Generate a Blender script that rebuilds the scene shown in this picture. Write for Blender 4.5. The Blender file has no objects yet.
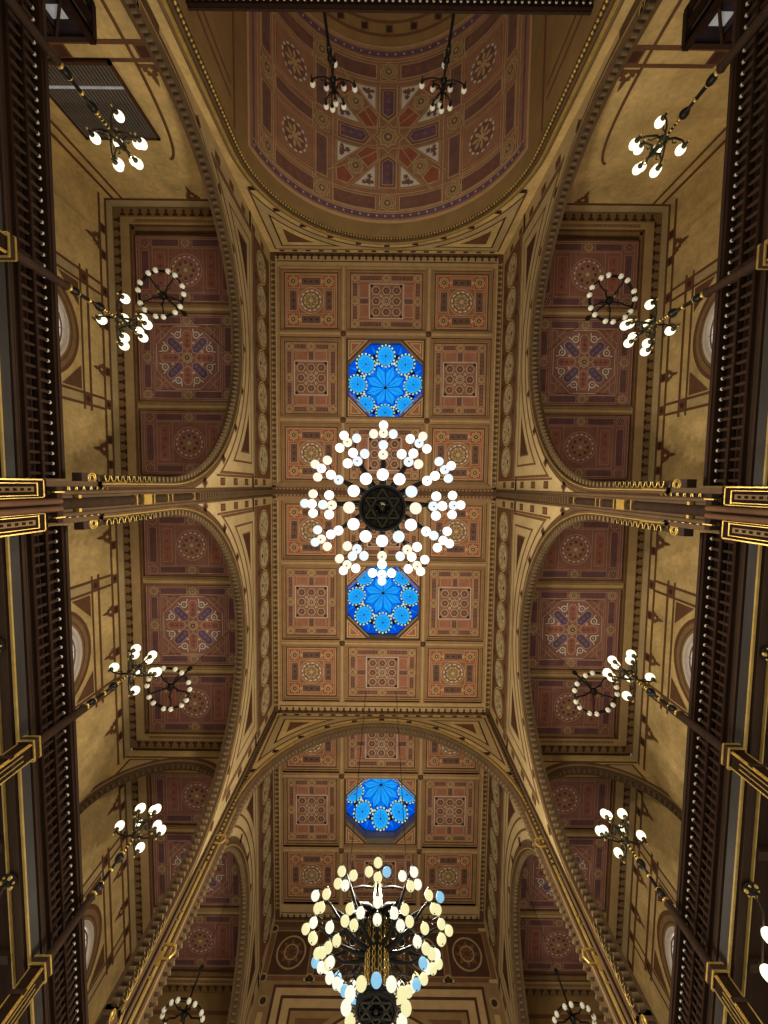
import bpy, math, random
from math import sin, cos, pi, sqrt, radians, atan2, asin, acos
from mathutils import Vector, Matrix

# world: x = to the right in the photo, y = down in the photo (towards the entrance), z = up.
# heights in this script are measured from the camera's eye, which stands ZC above the floor.
ZC = 1.6
scene = bpy.context.scene
COL = scene.collection
rnd = random.Random(7)

# ------------------------------------------------------------------ materials
def lin(c):
    c /= 255.0
    return c / 12.92 if c <= 0.04045 else ((c + 0.055) / 1.055) ** 2.4

MATS = {}
def mat(name, rgb, rough=0.75, metal=0.0, noise=0.18, scale=2.5, emit=0.0, detail=4.0, stretch=None, noise2=0.0, spec=.2, base=1.0):
    m = bpy.data.materials.new(name)
    m.use_nodes = True
    nt = m.node_tree
    b = nt.nodes['Principled BSDF']
    c = [lin(v) for v in rgb] + [1.0]
    b.inputs['Roughness'].default_value = rough
    b.inputs['Metallic'].default_value = metal
    b.inputs['Base Color'].default_value = [v * base for v in c[:3]] + [1.0]
    b.inputs['Specular IOR Level'].default_value = spec
    if emit:
        b.inputs['Emission Color'].default_value = c
        b.inputs['Emission Strength'].default_value = emit
        if hasattr(m, 'cycles'):
            m.cycles.emission_sampling = 'NONE'
    if noise:
        tc = nt.nodes.new('ShaderNodeTexCoord')
        src = tc.outputs['Object']
        if stretch:
            mp = nt.nodes.new('ShaderNodeMapping')
            mp.inputs['Scale'].default_value = stretch
            nt.links.new(src, mp.inputs['Vector'])
            src = mp.outputs['Vector']
        n = nt.nodes.new('ShaderNodeTexNoise')
        n.inputs['Scale'].default_value = scale
        n.inputs['Detail'].default_value = detail
        n.inputs['Roughness'].default_value = 0.65
        nt.links.new(src, n.inputs['Vector'])
        mr = nt.nodes.new('ShaderNodeMapRange')
        mr.inputs['From Min'].default_value = 0.3
        mr.inputs['From Max'].default_value = 0.7
        mr.inputs['To Min'].default_value = 1.0 - noise
        mr.inputs['To Max'].default_value = 1.0 + noise
        nt.links.new(n.outputs['Fac'], mr.inputs['Value'])
        fac = mr.outputs['Result']
        if noise2:
            n2 = nt.nodes.new('ShaderNodeTexNoise')
            n2.inputs['Scale'].default_value = scale * 9
            n2.inputs['Detail'].default_value = 3
            nt.links.new(src, n2.inputs['Vector'])
            m2 = nt.nodes.new('ShaderNodeMapRange')
            m2.inputs['From Min'].default_value = 0.3
            m2.inputs['From Max'].default_value = 0.7
            m2.inputs['To Min'].default_value = 1.0 - noise2
            m2.inputs['To Max'].default_value = 1.0 + noise2
            nt.links.new(n2.outputs['Fac'], m2.inputs['Value'])
            mu = nt.nodes.new('ShaderNodeMath'); mu.operation = 'MULTIPLY'
            nt.links.new(fac, mu.inputs[0]); nt.links.new(m2.outputs['Result'], mu.inputs[1])
            fac = mu.outputs[0]
        vm = nt.nodes.new('ShaderNodeVectorMath'); vm.operation = 'SCALE'
        vm.inputs[0].default_value = c[:3]
        nt.links.new(fac, vm.inputs['Scale'])
        if base == 1.0:
            nt.links.new(vm.outputs['Vector'], b.inputs['Base Color'])
        if emit:
            nt.links.new(vm.outputs['Vector'], b.inputs['Emission Color'])
    MATS[name] = m
    return name

# nave ceiling paint
mat('rib_tan', (160, 124, 84), noise=.12)
mat('rib_dark', (92, 66, 42))
mat('cream', (182, 152, 104), noise=.12)
mat('line', (205, 164, 116), noise=.1)
mat('pink_line', (205, 178, 150), noise=.1)
mat('coffer_brown', (150, 104, 74), noise=.15, noise2=.1)
mat('coffer_red', (160, 106, 80), noise=.15)
mat('red', (164, 84, 62), noise=.15)
mat('plum', (112, 82, 68), noise=.2, noise2=.15)
mat('violet', (70, 54, 88), noise=.2, noise2=.2)
mat('olive', (160, 136, 92), noise=.15, noise2=.15)
mat('dark', (60, 42, 33), noise=.2)
mat('leaf_dark', (64, 44, 30), noise=.2)
# gallery ceiling paint
mat('gal_red', (142, 98, 84), noise=.15, noise2=.1)
mat('gal_red2', (152, 98, 80), noise=.15, noise2=.12)
mat('gal_plum', (112, 76, 72), noise=.2, noise2=.15)
mat('gal_violet', (92, 80, 108), noise=.2, noise2=.25)
mat('gal_line', (190, 152, 124), noise=.1)
mat('white_paint', (216, 204, 188), noise=.1)
# walls
mat('ochre', (210, 180, 118), noise=.3, scale=.8, noise2=.1, detail=8)
mat('ochre_pale', (188, 164, 116), noise=.14, scale=1.1, noise2=.06)
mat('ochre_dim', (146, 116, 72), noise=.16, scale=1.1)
mat('umber', (112, 78, 52), noise=.15)
mat('umber_dark', (78, 50, 34), noise=.15)
mat('wall_green', (188, 176, 136), noise=.2, noise2=.2)
mat('stone_tan', (140, 112, 74), noise=.15)
mat('stone_brown', (96, 74, 50), noise=.15)  # darker brown stone of mouldings, soffits and piers
mat('cusp_cream', (118, 96, 66), noise=.15)
# apse
mat('vault_brown', (160, 116, 86), noise=.15, noise2=.1)
mat('vault_plum', (124, 88, 74), noise=.2)
mat('vault_red', (156, 90, 68), noise=.2)
mat('vault_line', (196, 158, 112), noise=.1)
mat('vault_violet', (108, 82, 98), noise=.2, noise2=.2)
# wood and metal
mat('dark_wood', (44, 29, 20), spec=.04, rough=.75, noise=.25, scale=1.5, stretch=(6, .6, 6))
mat('brown_wood', (58, 43, 33), spec=.04, rough=.75, noise=.2, scale=1.5, stretch=(6, .6, 6))
mat('slate_wood', (58, 54, 50), spec=.1, rough=.5, noise=.15, scale=1.5, stretch=(6, .6, 6))
mat('black_iron', (30, 27, 24), rough=.4, metal=.4, noise=.2)
mat('bronze', (62, 56, 42), rough=.35, metal=.6, noise=.3, scale=9)
mat('gold', (196, 164, 86), rough=.35, metal=.55, noise=.25, scale=6)
mat('gilt_paint', (170, 140, 74), rough=.5, metal=.0, noise=.2, scale=5)
mat('steel_slat', (120, 112, 104), rough=.4, metal=.3, noise=.15)
mat('vent_back', (24, 20, 18), noise=0)
# glass
mat('globe_white', (255, 246, 206), noise=0, emit=1.7, base=.15)
mat('globe_hot', (255, 252, 240), noise=0, emit=1.7, base=.1)
mat('globe_warm', (255, 247, 222), noise=0, emit=1.02, base=.05)
mat('globe_cool', (238, 247, 250), noise=0, emit=1.02, base=.05)
mat('globe_yellow', (248, 240, 180), noise=0, emit=.95, base=.1)
mat('globe_blue', (150, 212, 245), noise=0, emit=.85, base=.1)
mat('globe_soft', (222, 216, 190), rough=.2, noise=0, emit=.17)  # faint emission lightens globes that are unlit
mat('pane_white', (226, 212, 200), rough=.3, noise=.06, scale=1.5, emit=.72)
mat('globe_cream', (252, 250, 228), noise=0, emit=1.0, base=.1)
mat('grey_glow', (150, 150, 150), rough=.1, noise=.2, emit=.45)  # own glow lightens pane patches and vent bar; neither is a lamp
mat('pane_dark', (36, 30, 40), rough=.1, noise=.1)
mat('glass_deep', (0, 84, 224), rough=.3, noise=.16, scale=4, spec=0, base=.08, emit=.85)
mat('glass_mid', (10, 122, 240), rough=.3, noise=.14, scale=4, spec=0, base=.08, emit=.9)
mat('glass_sky', (30, 160, 255), rough=.3, noise=.12, scale=4, spec=0, base=.08, emit=.95)
mat('glass_cyan', (44, 180, 255), rough=.3, noise=.12, scale=4, spec=0, base=.08, emit=.95)
mat('glass_bead', (214, 236, 190), rough=.3, noise=.2, scale=4, spec=0, base=.08, emit=.85)
mat('well_mauve', (116, 98, 104), noise=.15)
mat('lead', (6, 14, 40), noise=0)

# ------------------------------------------------------------------ mesh builder
class MB:
    def __init__(s):
        s.v, s.f, s.m, s.sm, s.names = [], [], [], [], []
    def mi(s, name):
        if name not in s.names:
            s.names.append(name)
        return s.names.index(name)
    def face(s, pts, name, smooth=False):
        b = len(s.v)
        s.v.extend(tuple(p) for p in pts)
        s.f.append(tuple(range(b, b + len(pts))))
        s.m.append(s.mi(name)); s.sm.append(smooth)
    def mesh(s, vs, fs, name, smooth=False):
        b = len(s.v)
        s.v.extend(tuple(p) for p in vs)
        k = s.mi(name)
        for f in fs:
            s.f.append(tuple(b + i for i in f)); s.m.append(k); s.sm.append(smooth)
    def box(s, x0, x1, y0, y1, z0, z1, name):
        x0, x1 = min(x0, x1), max(x0, x1); y0, y1 = min(y0, y1), max(y0, y1)
        vs = [(x, y, z) for z in (z0, z1) for y in (y0, y1) for x in (x0, x1)]
        s.mesh(vs, [(0, 2, 3, 1), (4, 5, 7, 6), (0, 1, 5, 4), (2, 6, 7, 3), (0, 4, 6, 2), (1, 3, 7, 5)], name)
    def obox(s, c, a, b, d, name):
        c, a, b, d = Vector(c), Vector(a), Vector(b), Vector(d)
        vs = [c + i * a + j * b + k * d for k in (-1, 1) for j in (-1, 1) for i in (-1, 1)]
        s.mesh(vs, [(0, 2, 3, 1), (4, 5, 7, 6), (0, 1, 5, 4), (2, 6, 7, 3), (0, 4, 6, 2), (1, 3, 7, 5)], name)
    def prism(s, pts, vec, name):
        n = len(pts); vec = Vector(vec)
        vs = [Vector(p) for p in pts] + [Vector(p) + vec for p in pts]
        fs = [tuple(range(n))[::-1], tuple(range(n, 2 * n))] + [(i, (i + 1) % n, n + (i + 1) % n, n + i) for i in range(n)]
        s.mesh(vs, fs, name)
    def tube(s, path, r, name, n=8):
        P = [Vector(p) for p in path]
        R = r if isinstance(r, (list, tuple)) else [r] * len(P)
        vs, fs = [], []
        up = None
        for i, p in enumerate(P):
            t = (P[min(i + 1, len(P) - 1)] - P[max(i - 1, 0)])
            t.normalize()
            if up is None:
                up = Vector((0, 0, 1)) if abs(t.z) < .9 else Vector((1, 0, 0))
            a = t.cross(up)
            if a.length < 1e-4:
                a = t.cross(Vector((0, 1, 0)))
            a.normalize()
            b = t.cross(a); up = -b if b.dot(up) < 0 else b
            for k in range(n):
                w = 2 * pi * k / n
                vs.append(p + R[i] * (cos(w) * a + sin(w) * b))
        for i in range(len(P) - 1):
            for k in range(n):
                fs.append((i * n + k, i * n + (k + 1) % n, (i + 1) * n + (k + 1) % n, (i + 1) * n + k))
        s.mesh(vs, fs, name, True)
        s.mesh(vs[:n], [tuple(range(n))], name)
        s.mesh(vs[-n:], [tuple(range(n))], name)
    def lathe(s, prof, org, name, n=16):
        vs, fs = [], []
        ox, oy, oz = org
        for r, z in prof:
            for k in range(n):
                w = 2 * pi * k / n
                vs.append((ox + r * cos(w), oy + r * sin(w), oz + z))
        for i in range(len(prof) - 1):
            for k in range(n):
                fs.append((i * n + k, i * n + (k + 1) % n, (i + 1) * n + (k + 1) % n, (i + 1) * n + k))
        s.mesh(vs, fs, name, True)
    def sphere(s, c, r, name, nu=14, nv=9, sz=1.0):
        prof = [(r * sin(pi * i / nv), -r * sz * cos(pi * i / nv)) for i in range(nv + 1)]
        prof[0] = (1e-4, prof[0][1]); prof[-1] = (1e-4, prof[-1][1])
        s.lathe(prof, c, name, nu)
    def build(s, name, parent=None, loc=(0, 0, 0), **props):
        me = bpy.data.meshes.new(name)
        me.from_pydata(s.v, [], s.f)
        for k in s.names:
            me.materials.append(MATS[k])
        me.polygons.foreach_set('material_index', s.m)
        me.polygons.foreach_set('use_smooth', s.sm)
        me.update()
        o = bpy.data.objects.new(name, me)
        COL.objects.link(o)
        o.location = loc
        if parent is not None:
            o.parent = parent
        for k, v in props.items():
            o[k] = v
        return o

def thing(name, label, cat, loc, group=None, rotz=0):
    o = bpy.data.objects.new(name, None)
    COL.objects.link(o)
    o.empty_display_size = .1
    o.location = (loc[0], loc[1], loc[2] + ZC); o.rotation_euler = (0, 0, rotz)
    o['label'] = label; o['category'] = cat
    if group:
        o['group'] = group
    return o

def setting(name, label, cat):
    o = bpy.data.objects.new(name, None)
    COL.objects.link(o)
    o.location = (0, 0, ZC)
    o['kind'] = 'structure'; o['label'] = label; o['category'] = cat
    return o

def copy_tree(root, loc, label, group=None, rotz=None, mirror=False):
    r = root.copy(); COL.objects.link(r)
    r.location = (loc[0], loc[1], loc[2] + ZC)
    if rotz is not None:
        r.rotation_euler = (0, 0, rotz)
    r['label'] = label
    if group:
        r['group'] = group
    for ch in list(root.children):
        c = ch.copy(); COL.objects.link(c); c.parent = r
        for g in list(ch.children):
            d = g.copy(); COL.objects.link(d); d.parent = c
    return r

# ------------------------------------------------------------------ flat painting on a surface
EPS = 0.005
class Paint:
    """Paints flat shapes onto a surface given by f(s, t, height) -> point."""
    def __init__(s, mb, f, seg=None, cx=0, cy=0, base=0):
        s.mb, s.f, s.seg, s.cx, s.cy, s.base = mb, f, seg, cx, cy, base
    def at(s, cx, cy):
        return Paint(s.mb, s.f, s.seg, s.cx + cx, s.cy + cy, s.base)
    def p(s, a, b, l):
        return s.f(s.cx + a, s.cy + b, (s.base + l) * EPS)
    def tri(s, a, b, c, m, l):
        e = max(math.dist(a, b), math.dist(b, c), math.dist(c, a))
        n = max(1, int(e / s.seg + .99))
        vs, fs, idx = [], [], {}
        for i in range(n + 1):
            for j in range(n + 1 - i):
                u, v = i / n, j / n
                idx[i, j] = len(vs)
                vs.append(s.p(a[0] + (b[0] - a[0]) * u + (c[0] - a[0]) * v, a[1] + (b[1] - a[1]) * u + (c[1] - a[1]) * v, l))
        for i in range(n):
            for j in range(n - i):
                fs.append((idx[i, j], idx[i + 1, j], idx[i, j + 1]))
                if i + j < n - 1:
                    fs.append((idx[i + 1, j], idx[i + 1, j + 1], idx[i, j + 1]))
        s.mb.mesh(vs, fs, m)
    def poly(s, pts, m, l):
        if s.seg:
            for i in range(1, len(pts) - 1):
                s.tri(pts[0], pts[i], pts[i + 1], m, l)
            return
        s.mb.face([s.p(a, b, l) for a, b in pts], m)
    def fan(s, c, rim, m, l):
        if s.seg and max(math.dist(c, q) for q in rim) > s.seg:
            for i in range(len(rim)):
                s.tri(c, rim[i], rim[(i + 1) % len(rim)], m, l)
            return
        vs = [s.p(c[0], c[1], l)] + [s.p(a, b, l) for a, b in rim]
        n = len(rim)
        s.mb.mesh(vs, [(0, 1 + i, 1 + (i + 1) % n) for i in range(n)], m)
    def quad(s, a, b, c, d, m, l):
        if s.seg:
            L1 = max(math.dist(a, b), math.dist(d, c)); L2 = max(math.dist(a, d), math.dist(b, c))
            n1 = max(1, int(L1 / s.seg + .99)); n2 = max(1, int(L2 / s.seg + .99))
        else:
            n1 = n2 = 1
        vs, fs = [], []
        for j in range(n2 + 1):
            v = j / n2
            for i in range(n1 + 1):
                u = i / n1
                x = (a[0] * (1 - u) + b[0] * u) * (1 - v) + (d[0] * (1 - u) + c[0] * u) * v
                y = (a[1] * (1 - u) + b[1] * u) * (1 - v) + (d[1] * (1 - u) + c[1] * u) * v
                vs.append(s.p(x, y, l))
        for j in range(n2):
            for i in range(n1):
                k = j * (n1 + 1) + i
                fs.append((k, k + 1, k + n1 + 2, k + n1 + 1))
        s.mb.mesh(vs, fs, m)
    def rect(s, x0, x1, y0, y1, m, l):
        s.quad((x0, y0), (x1, y0), (x1, y1), (x0, y1), m, l)
    def line(s, a, b, w, m, l):
        dx, dy = b[0] - a[0], b[1] - a[1]
        L = math.hypot(dx, dy) or 1
        nx, ny = -dy / L * w / 2, dx / L * w / 2
        s.quad((a[0] + nx, a[1] + ny), (b[0] + nx, b[1] + ny), (b[0] - nx, b[1] - ny), (a[0] - nx, a[1] - ny), m, l)
    def frame(s, x0, x1, y0, y1, w, m, l):
        s.rect(x0, x1, y0, y0 + w, m, l); s.rect(x0, x1, y1 - w, y1, m, l)
        s.rect(x0, x0 + w, y0 + w, y1 - w, m, l); s.rect(x1 - w, x1, y0 + w, y1 - w, m, l)
    def boxed(s, cx, cy, w, h, m, lm, l, lw=.03):
        s.rect(cx - w, cx + w, cy - h, cy + h, lm, l)
        s.rect(cx - w + lw, cx + w - lw, cy - h + lw, cy + h - lw, m, l + 1)
    def disc(s, cx, cy, r, m, l, n=20, ry=None):
        ry = ry or r
        s.fan((cx, cy), [(cx + r * cos(2 * pi * i / n), cy + ry * sin(2 * pi * i / n)) for i in range(n)], m, l)
    def ring(s, cx, cy, r0, r1, m, l, n=28, dash=False):
        for i in range(n):
            if dash and i % 2:
                continue
            a, b = 2 * pi * i / n, 2 * pi * (i + 1) / n
            s.poly([(cx + r0 * cos(a), cy + r0 * sin(a)), (cx + r1 * cos(a), cy + r1 * sin(a)),
                    (cx + r1 * cos(b), cy + r1 * sin(b)), (cx + r0 * cos(b), cy + r0 * sin(b))], m, l)
    def star(s, cx, cy, r, m, l, k=8, q=.76, rot=0.0):
        rim = []
        for i in range(2 * k):
            rr = r if i % 2 == 0 else r * q
            a = rot + pi * i / k
            rim.append((cx + rr * cos(a), cy + rr * sin(a)))
        s.fan((cx, cy), rim, m, l)
    def petals(s, cx, cy, r, k, m, l, w=.16, r0=.1, rot=0.0):
        for i in range(k):
            a = rot + 2 * pi * i / k
            c, d = cos(a), sin(a)
            def q(u, v): return (cx + u * c - v * d, cy + u * d + v * c)
            s.poly([q(r0 * r, 0), q(.62 * r, w * r), q(r, 0), q(.62 * r, -w * r)], m, l)
    def knot(s, cx, cy, r, l, line='line', fill='olive', mid='dark', back=None):
        """eight-pointed star boss"""
        if back:
            s.poly([(cx + r * 1.45, cy), (cx, cy + r * 1.45), (cx - r * 1.45, cy), (cx, cy - r * 1.45)], back, l)
        s.star(cx, cy, r * 1.12, line, l + 1)
        s.star(cx, cy, r * .95, fill, l + 2)
        s.star(cx, cy, r * .6, line, l + 3, rot=pi / 8)
        s.star(cx, cy, r * .48, mid, l + 4, rot=pi / 8)
        s.star(cx, cy, r * .22, line, l + 5)
    def motif(s, cx, cy, w, h, m, l):
        """little ornament chain filling a long rectangle"""
        n = max(1, int(max(w, h) / min(w, h) * 1.0 + .5))
        for i in range(n):
            t = (i + .5) / n * 2 - 1
            x, y = (cx + t * w, cy) if w >= h else (cx, cy + t * h)
            r = min(w, h) * .62
            s.star(x, y, r, m, l, k=4, q=.35, rot=0 if i % 2 else pi / 4)

# ------------------------------------------------------------------ coffer designs
def coffer_corner(P, w, h):
    P.rect(-w, w, -h, h, 'coffer_brown', 0)
    P.frame(-w * .98, w * .98, -h * .98, h * .98, .03, 'line', 1)
    P.frame(-w * .9, w * .9, -h * .9, h * .9, .16 * h, 'coffer_red', 1)
    P.frame(-w * .9, w * .9, -h * .9, h * .9, .022, 'line', 2)
    P.frame(-w * .5, w * .5, -h * .5, h * .5, .022, 'line', 2)
    r = .19 * min(w, h)
    for i in (-1, 1):
        for j in (-1, 1):
            P.boxed(i * .68 * w, j * .7 * h, r * 1.25, r * 1.25, 'red', 'line', 2, .02)
            P.knot(i * .68 * w, j * .7 * h, r, 4)
    for j in (-1, 1):
        P.boxed(0, j * .7 * h, .38 * w, .15 * h, 'plum', 'line', 2, .022); P.motif(0, j * .7 * h, .34 * w, .11 * h, 'leaf_dark', 4)
        for k in (-1, 1):
            P.poly([(k * .37 * w, j * .7 * h - .1 * h), (k * .48 * w, j * .7 * h), (k * .37 * w, j * .7 * h + .1 * h)], 'line', 5)
        P.boxed(j * .68 * w, 0, .15 * w, .38 * h, 'plum', 'line', 2, .022); P.motif(j * .68 * w, 0, .11 * w, .34 * h, 'leaf_dark', 4)
    R = .4 * min(w, h)
    P.ring(0, 0, R * 1.16, R * 1.22, 'line', 2)
    P.disc(0, 0, R * 1.1, 'coffer_red', 2)
    P.disc(0, 0, R, 'olive', 3)
    P.ring(0, 0, R * .86, R, 'white_paint', 4, n=24, dash=True)
    P.disc(0, 0, R * .84, 'plum', 4)
    P.petals(0, 0, R * .82, 8, 'olive', 5, w=.2)
    for i in range(8):
        a = 2 * pi * (i + .5) / 8
        P.disc(R * .62 * cos(a), R * .62 * sin(a), R * .13, 'line', 5, n=8)
    P.star(0, 0, R * .24, 'line', 6)

def coffer_side(P, w, h):
    P.rect(-w, w, -h, h, 'coffer_brown', 0)
    P.frame(-w * .995, w * .995, -h * .995, h * .995, .02, 'line', 1)
    bx, by = w - .2, h - .2
    r = .17
    ex, ey = max(bx - .3, .1), max(by - .3, .1)
    P.frame(-bx - .17, bx + .17, -by - .17, by + .17, .34, 'coffer_red', 1)
    P.frame(-bx + .17, bx - .17, -by + .17, by - .17, .02, 'line', 2)
    for i in (-1, 0, 1):
        for j in (-1, 0, 1):
            if i or j:
                P.knot(i * bx, j * by, r, 3)
    for i in (-1, 1):
        for j in (-1, 1):
            P.boxed(i * bx / 2, j * by, bx / 2 - r - .04, .13, 'plum', 'line', 2, .02)
            P.motif(i * bx / 2, j * by, bx / 2 - r - .1, .1, 'coffer_brown', 4)
            P.boxed(i * bx, j * by / 2, .13, by / 2 - r - .04, 'plum', 'line', 2, .02)
            P.motif(i * bx, j * by / 2, .1, by / 2 - r - .1, 'coffer_brown', 4)
    # inner field with brick-red blocks and the square of rosettes
    ix, iy = bx - .19, by - .19
    S = min(ix, iy, .88) * .95
    for i in (-1, 1):
        for j in (-1, 1):
            if ix - S > .15:
                P.boxed(i * (ix + S) / 2, j * .55 * S, (ix - S) / 2 - .03, .36 * S, 'coffer_red', 'pink_line', 2, .015)
            if iy - S > .15:
                P.boxed(i * .55 * S, j * (iy + S) / 2, .36 * S, (iy - S) / 2 - .03, 'coffer_red', 'pink_line', 2, .015)
    for i in (-1, 1):
        if ix - S > .15:
            P.boxed(i * (ix + S) / 2, 0, (ix - S) / 2 - .03, .16 * S, 'plum', 'line', 2, .015)
        if iy - S > .15:
            P.boxed(0, i * (iy + S) / 2, .16 * S, (iy - S) / 2 - .03, 'plum', 'line', 2, .015)
    P.boxed(0, 0, S, S, 'coffer_brown', 'white_paint', 2, .035)
    for i in (-1, 0, 1):
        for j in (-1, 0, 1):
            x, y = i * .6 * S, j * .6 * S
            if i or j:
                k = .24 * S
                P.star(x, y, k * 1.1, 'pink_line', 4, k=6, q=.85); P.star(x, y, k * .92, 'plum', 5, k=6, q=.85)
                P.disc(x, y, k * .3, 'coffer_red', 6, n=8)
    P.knot(0, 0, .27 * S, 5, line='pink_line')
    for i in (-1, 1):
        for j in (-1, 1):
            P.disc(i * .86 * S, j * .86 * S, .09 * S, 'dark', 5, n=8)
            P.ring(i * .3 * S, j * .3 * S, .05 * S, .08 * S, 'white_paint', 6, n=10)

def gallery_border(P, w, h, nx):
    P.rect(-w, w, -h, h, 'gal_red', 0)
    P.frame(-w * .985, w * .985, -h * .985, h * .985, .025, 'gal_line', 1)
    P.frame(-w * .93, w * .93, -h * .93, h * .93, .02, 'gal_line', 1)

def gallery_star(P, w, h):
    gallery_border(P, w, h, 3)
    bx, by = w - .38, h - .27
    for i in (-1, 0, 1):
        for j in (-1, 0, 1):
            if i or j:
                P.knot(i * bx, j * by, .2, 3, line='gal_line', fill='olive', mid='gal_plum')
    for i in (-1, 1):
        for j in (-1, 1):
            P.boxed(i * bx / 2, j * by, bx / 2 - .26, .15, 'gal_plum', 'gal_line', 2, .018); P.motif(i * bx / 2, j * by, bx / 2 - .3, .11, 'gal_violet', 4)
            P.boxed(i * bx, j * by / 2, .15, by / 2 - .26, 'gal_plum', 'gal_line', 2, .018); P.motif(i * bx, j * by / 2, .11, by / 2 - .3, 'gal_violet', 4)
    for k in (bx - .24, bx - .55):
        P.frame(-k, k, -by + .22, by - .22, .018, 'gal_line', 2)
    R = 1.36
    P.frame(-R, R, -R, R, .018, 'gal_line', 3)
    for i in (-1, 1):
        P.line((-R, i * .22), (-bx, i * .22), .018, 'gal_line', 3); P.line((R, i * .22), (bx, i * .22), .018, 'gal_line', 3)
        P.line((i * .22, R), (i * .22, by), .018, 'gal_line', 3); P.line((i * .22, -R), (i * .22, -by), .018, 'gal_line', 3)
        for j in (-1, 1):
            P.line((i * R, j * .75), (i * .75, j * R), .02, 'gal_line', 3)
            P.line((i * 1.24, j * 1.24), (i * .9, j * .9), .02, 'gal_line', 3)
    # octagonal medallion: eight spokes, red on the axes, violet on the diagonals
    rim = [(R * 1.02 * cos(pi / 8 + pi * i / 4), R * 1.02 * sin(pi / 8 + pi * i / 4)) for i in range(8)]
    P.fan((0, 0), rim, 'gal_red', 4)
    for i in range(8):
        a = pi * i / 4; c, d = cos(a), sin(a)
        def q(u, v, c=c, d=d): return (u * c - v * d, u * d + v * c)
        col, lw = ('gal_red2', 'gal_line') if i % 2 == 0 else ('gal_violet', 'gal_line')
        P.poly([q(.3, 0), q(.42, .19), q(1.0, .19), q(1.12, .1), q(1.12, -.1), q(1.0, -.19), q(.42, -.19)], lw, 5)
        P.poly([q(.34, 0), q(.44, .165), q(.98, .165), q(1.09, .08), q(1.09, -.08), q(.98, -.165), q(.44, -.165)], col, 6)
        for u in (.5, .7, .9):
            P.star(*q(u, 0), .1, 'gal_plum' if i % 2 == 0 else 'gal_red', 7, k=4, q=.4, rot=a)
        b = a + pi / 8
        x, y = 1.0 * cos(b), 1.0 * sin(b)
        P.disc(x, y, .15, 'white_paint', 7, n=12); P.disc(x, y, .1, 'gal_plum', 8, n=10); P.star(x, y, .07, 'pink_line', 9, k=4, q=.4)
        for g in (-1, 1):
            b2 = b + g * .19
            P.line((1.0 * cos(b) + g * .12 * -sin(b), 1.0 * sin(b) + g * .12 * cos(b)), (1.2 * cos(b2), 1.2 * sin(b2)), .045, 'white_paint', 7)
        P.disc(.66 * cos(b), .66 * sin(b), .06, 'pink_line', 7, n=6)
    for i in range(8):
        P.line(rim[i], rim[(i + 1) % 8], .03, 'pink_line' if i % 2 else 'gal_line', 6)
    P.knot(0, 0, .24, 9, line='gal_line')

def gallery_medallion(P, w, h):
    gallery_border(P, w, h, 3)
    bx, by = w - .4, h - .26
    for i in (-1, 1):
        for j in (-1, 1):
            P.knot(i * bx, j * by, .2, 3, line='gal_line', fill='gal_plum', mid='dark', back='gal_red2')
            P.boxed(i * bx / 2, j * by, bx / 2 - .27, .15, 'gal_plum', 'gal_line', 2, .018); P.motif(i * bx / 2, j * by, bx / 2 - .3, .11, 'gal_violet', 4)
    for j in (-1, 1):
        P.knot(0, j * by, .19, 3, line='gal_line', fill='olive', mid='gal_plum')
        P.boxed(j * bx, 0, .16, by - .3, 'gal_plum', 'gal_line', 2, .018); P.motif(j * bx, 0, .11, by - .36, 'gal_violet', 4)
        P.boxed(j * (bx - .62), 0, .2, by - .36, 'gal_red2', 'gal_line', 2, .016); P.motif(j * (bx - .62), 0, .16, by - .4, 'gal_plum', 4)
        P.line((j * (bx - .3), -by + .18), (j * (bx - .3), by - .18), .018, 'gal_line', 2)
        P.line((j * (bx - .95), -by + .18), (j * (bx - .95), by - .18), .018, 'gal_line', 2)
        P.line((-bx + .3, j * (by - .2)), (bx - .3, j * (by - .2)), .018, 'gal_line', 2)
    R = .56
    P.ring(0, 0, R * 1.14, R * 1.19, 'gal_line', 3)
    P.ring(0, 0, R * .93, R * 1.02, 'white_paint', 3, n=32, dash=True)
    P.ring(0, 0, R * .88, R * .92, 'gal_line', 3)
    P.disc(0, 0, R * .88, 'gal_red2', 3)
    for i in range(8):
        a = 2 * pi * i / 8
        P.disc(R * .58 * cos(a), R * .58 * sin(a), R * .2, 'gal_line', 4, n=10); P.disc(R * .58 * cos(a), R * .58 * sin(a), R * .16, 'gal_plum', 5, n=10)
    P.petals(0, 0, R * .5, 8, 'olive', 6, w=.18, rot=pi / 8)
    P.star(0, 0, R * .16, 'pink_line', 7)

def leaf_run(P, a, b, axis, fixed, m='leaf_dark', size=.2, l=2, flip=1):
    """a run of little dark leaves (three lobes and a bud) along an edge"""
    n = max(1, round(abs(b - a) / (size * 1.55)))
    for i in range(n):
        t = a + (b - a) * (i + .5) / n
        def q(u, v):
            return (t + u, fixed + v * flip) if axis == 0 else (fixed + v * flip, t + u)
        k = size
        P.poly([q(-.62 * k, -.5 * k), q(0, .1 * k), q(.62 * k, -.5 * k), q(.25 * k, -.62 * k), q(-.25 * k, -.62 * k)], m, l)
        P.poly([q(0, .62 * k), q(.3 * k, .2 * k), q(0, -.1 * k), q(-.3 * k, .2 * k)], m, l)

# ------------------------------------------------------------------ layout
HC = 20.0                       # nave ceiling
WX = 5.6                        # nave wall plane
BAYS = [-5.24, 6.03, 17.3]      # centres of the three nave bays
PIERS = [-11.1, .385, 11.85, 23.4]
ARCH_Y = [-5.3, 6.03, 17.45]
AR, AZ = 5.29, 10.5             # side arch: inner radius, springing height
AW = .19                        # width of its moulding
GZ, GX = 17.0, 11.15            # gallery ceiling height, gallery outer wall
TZ, TR = 13.75, 5.25            # transverse arch

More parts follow.
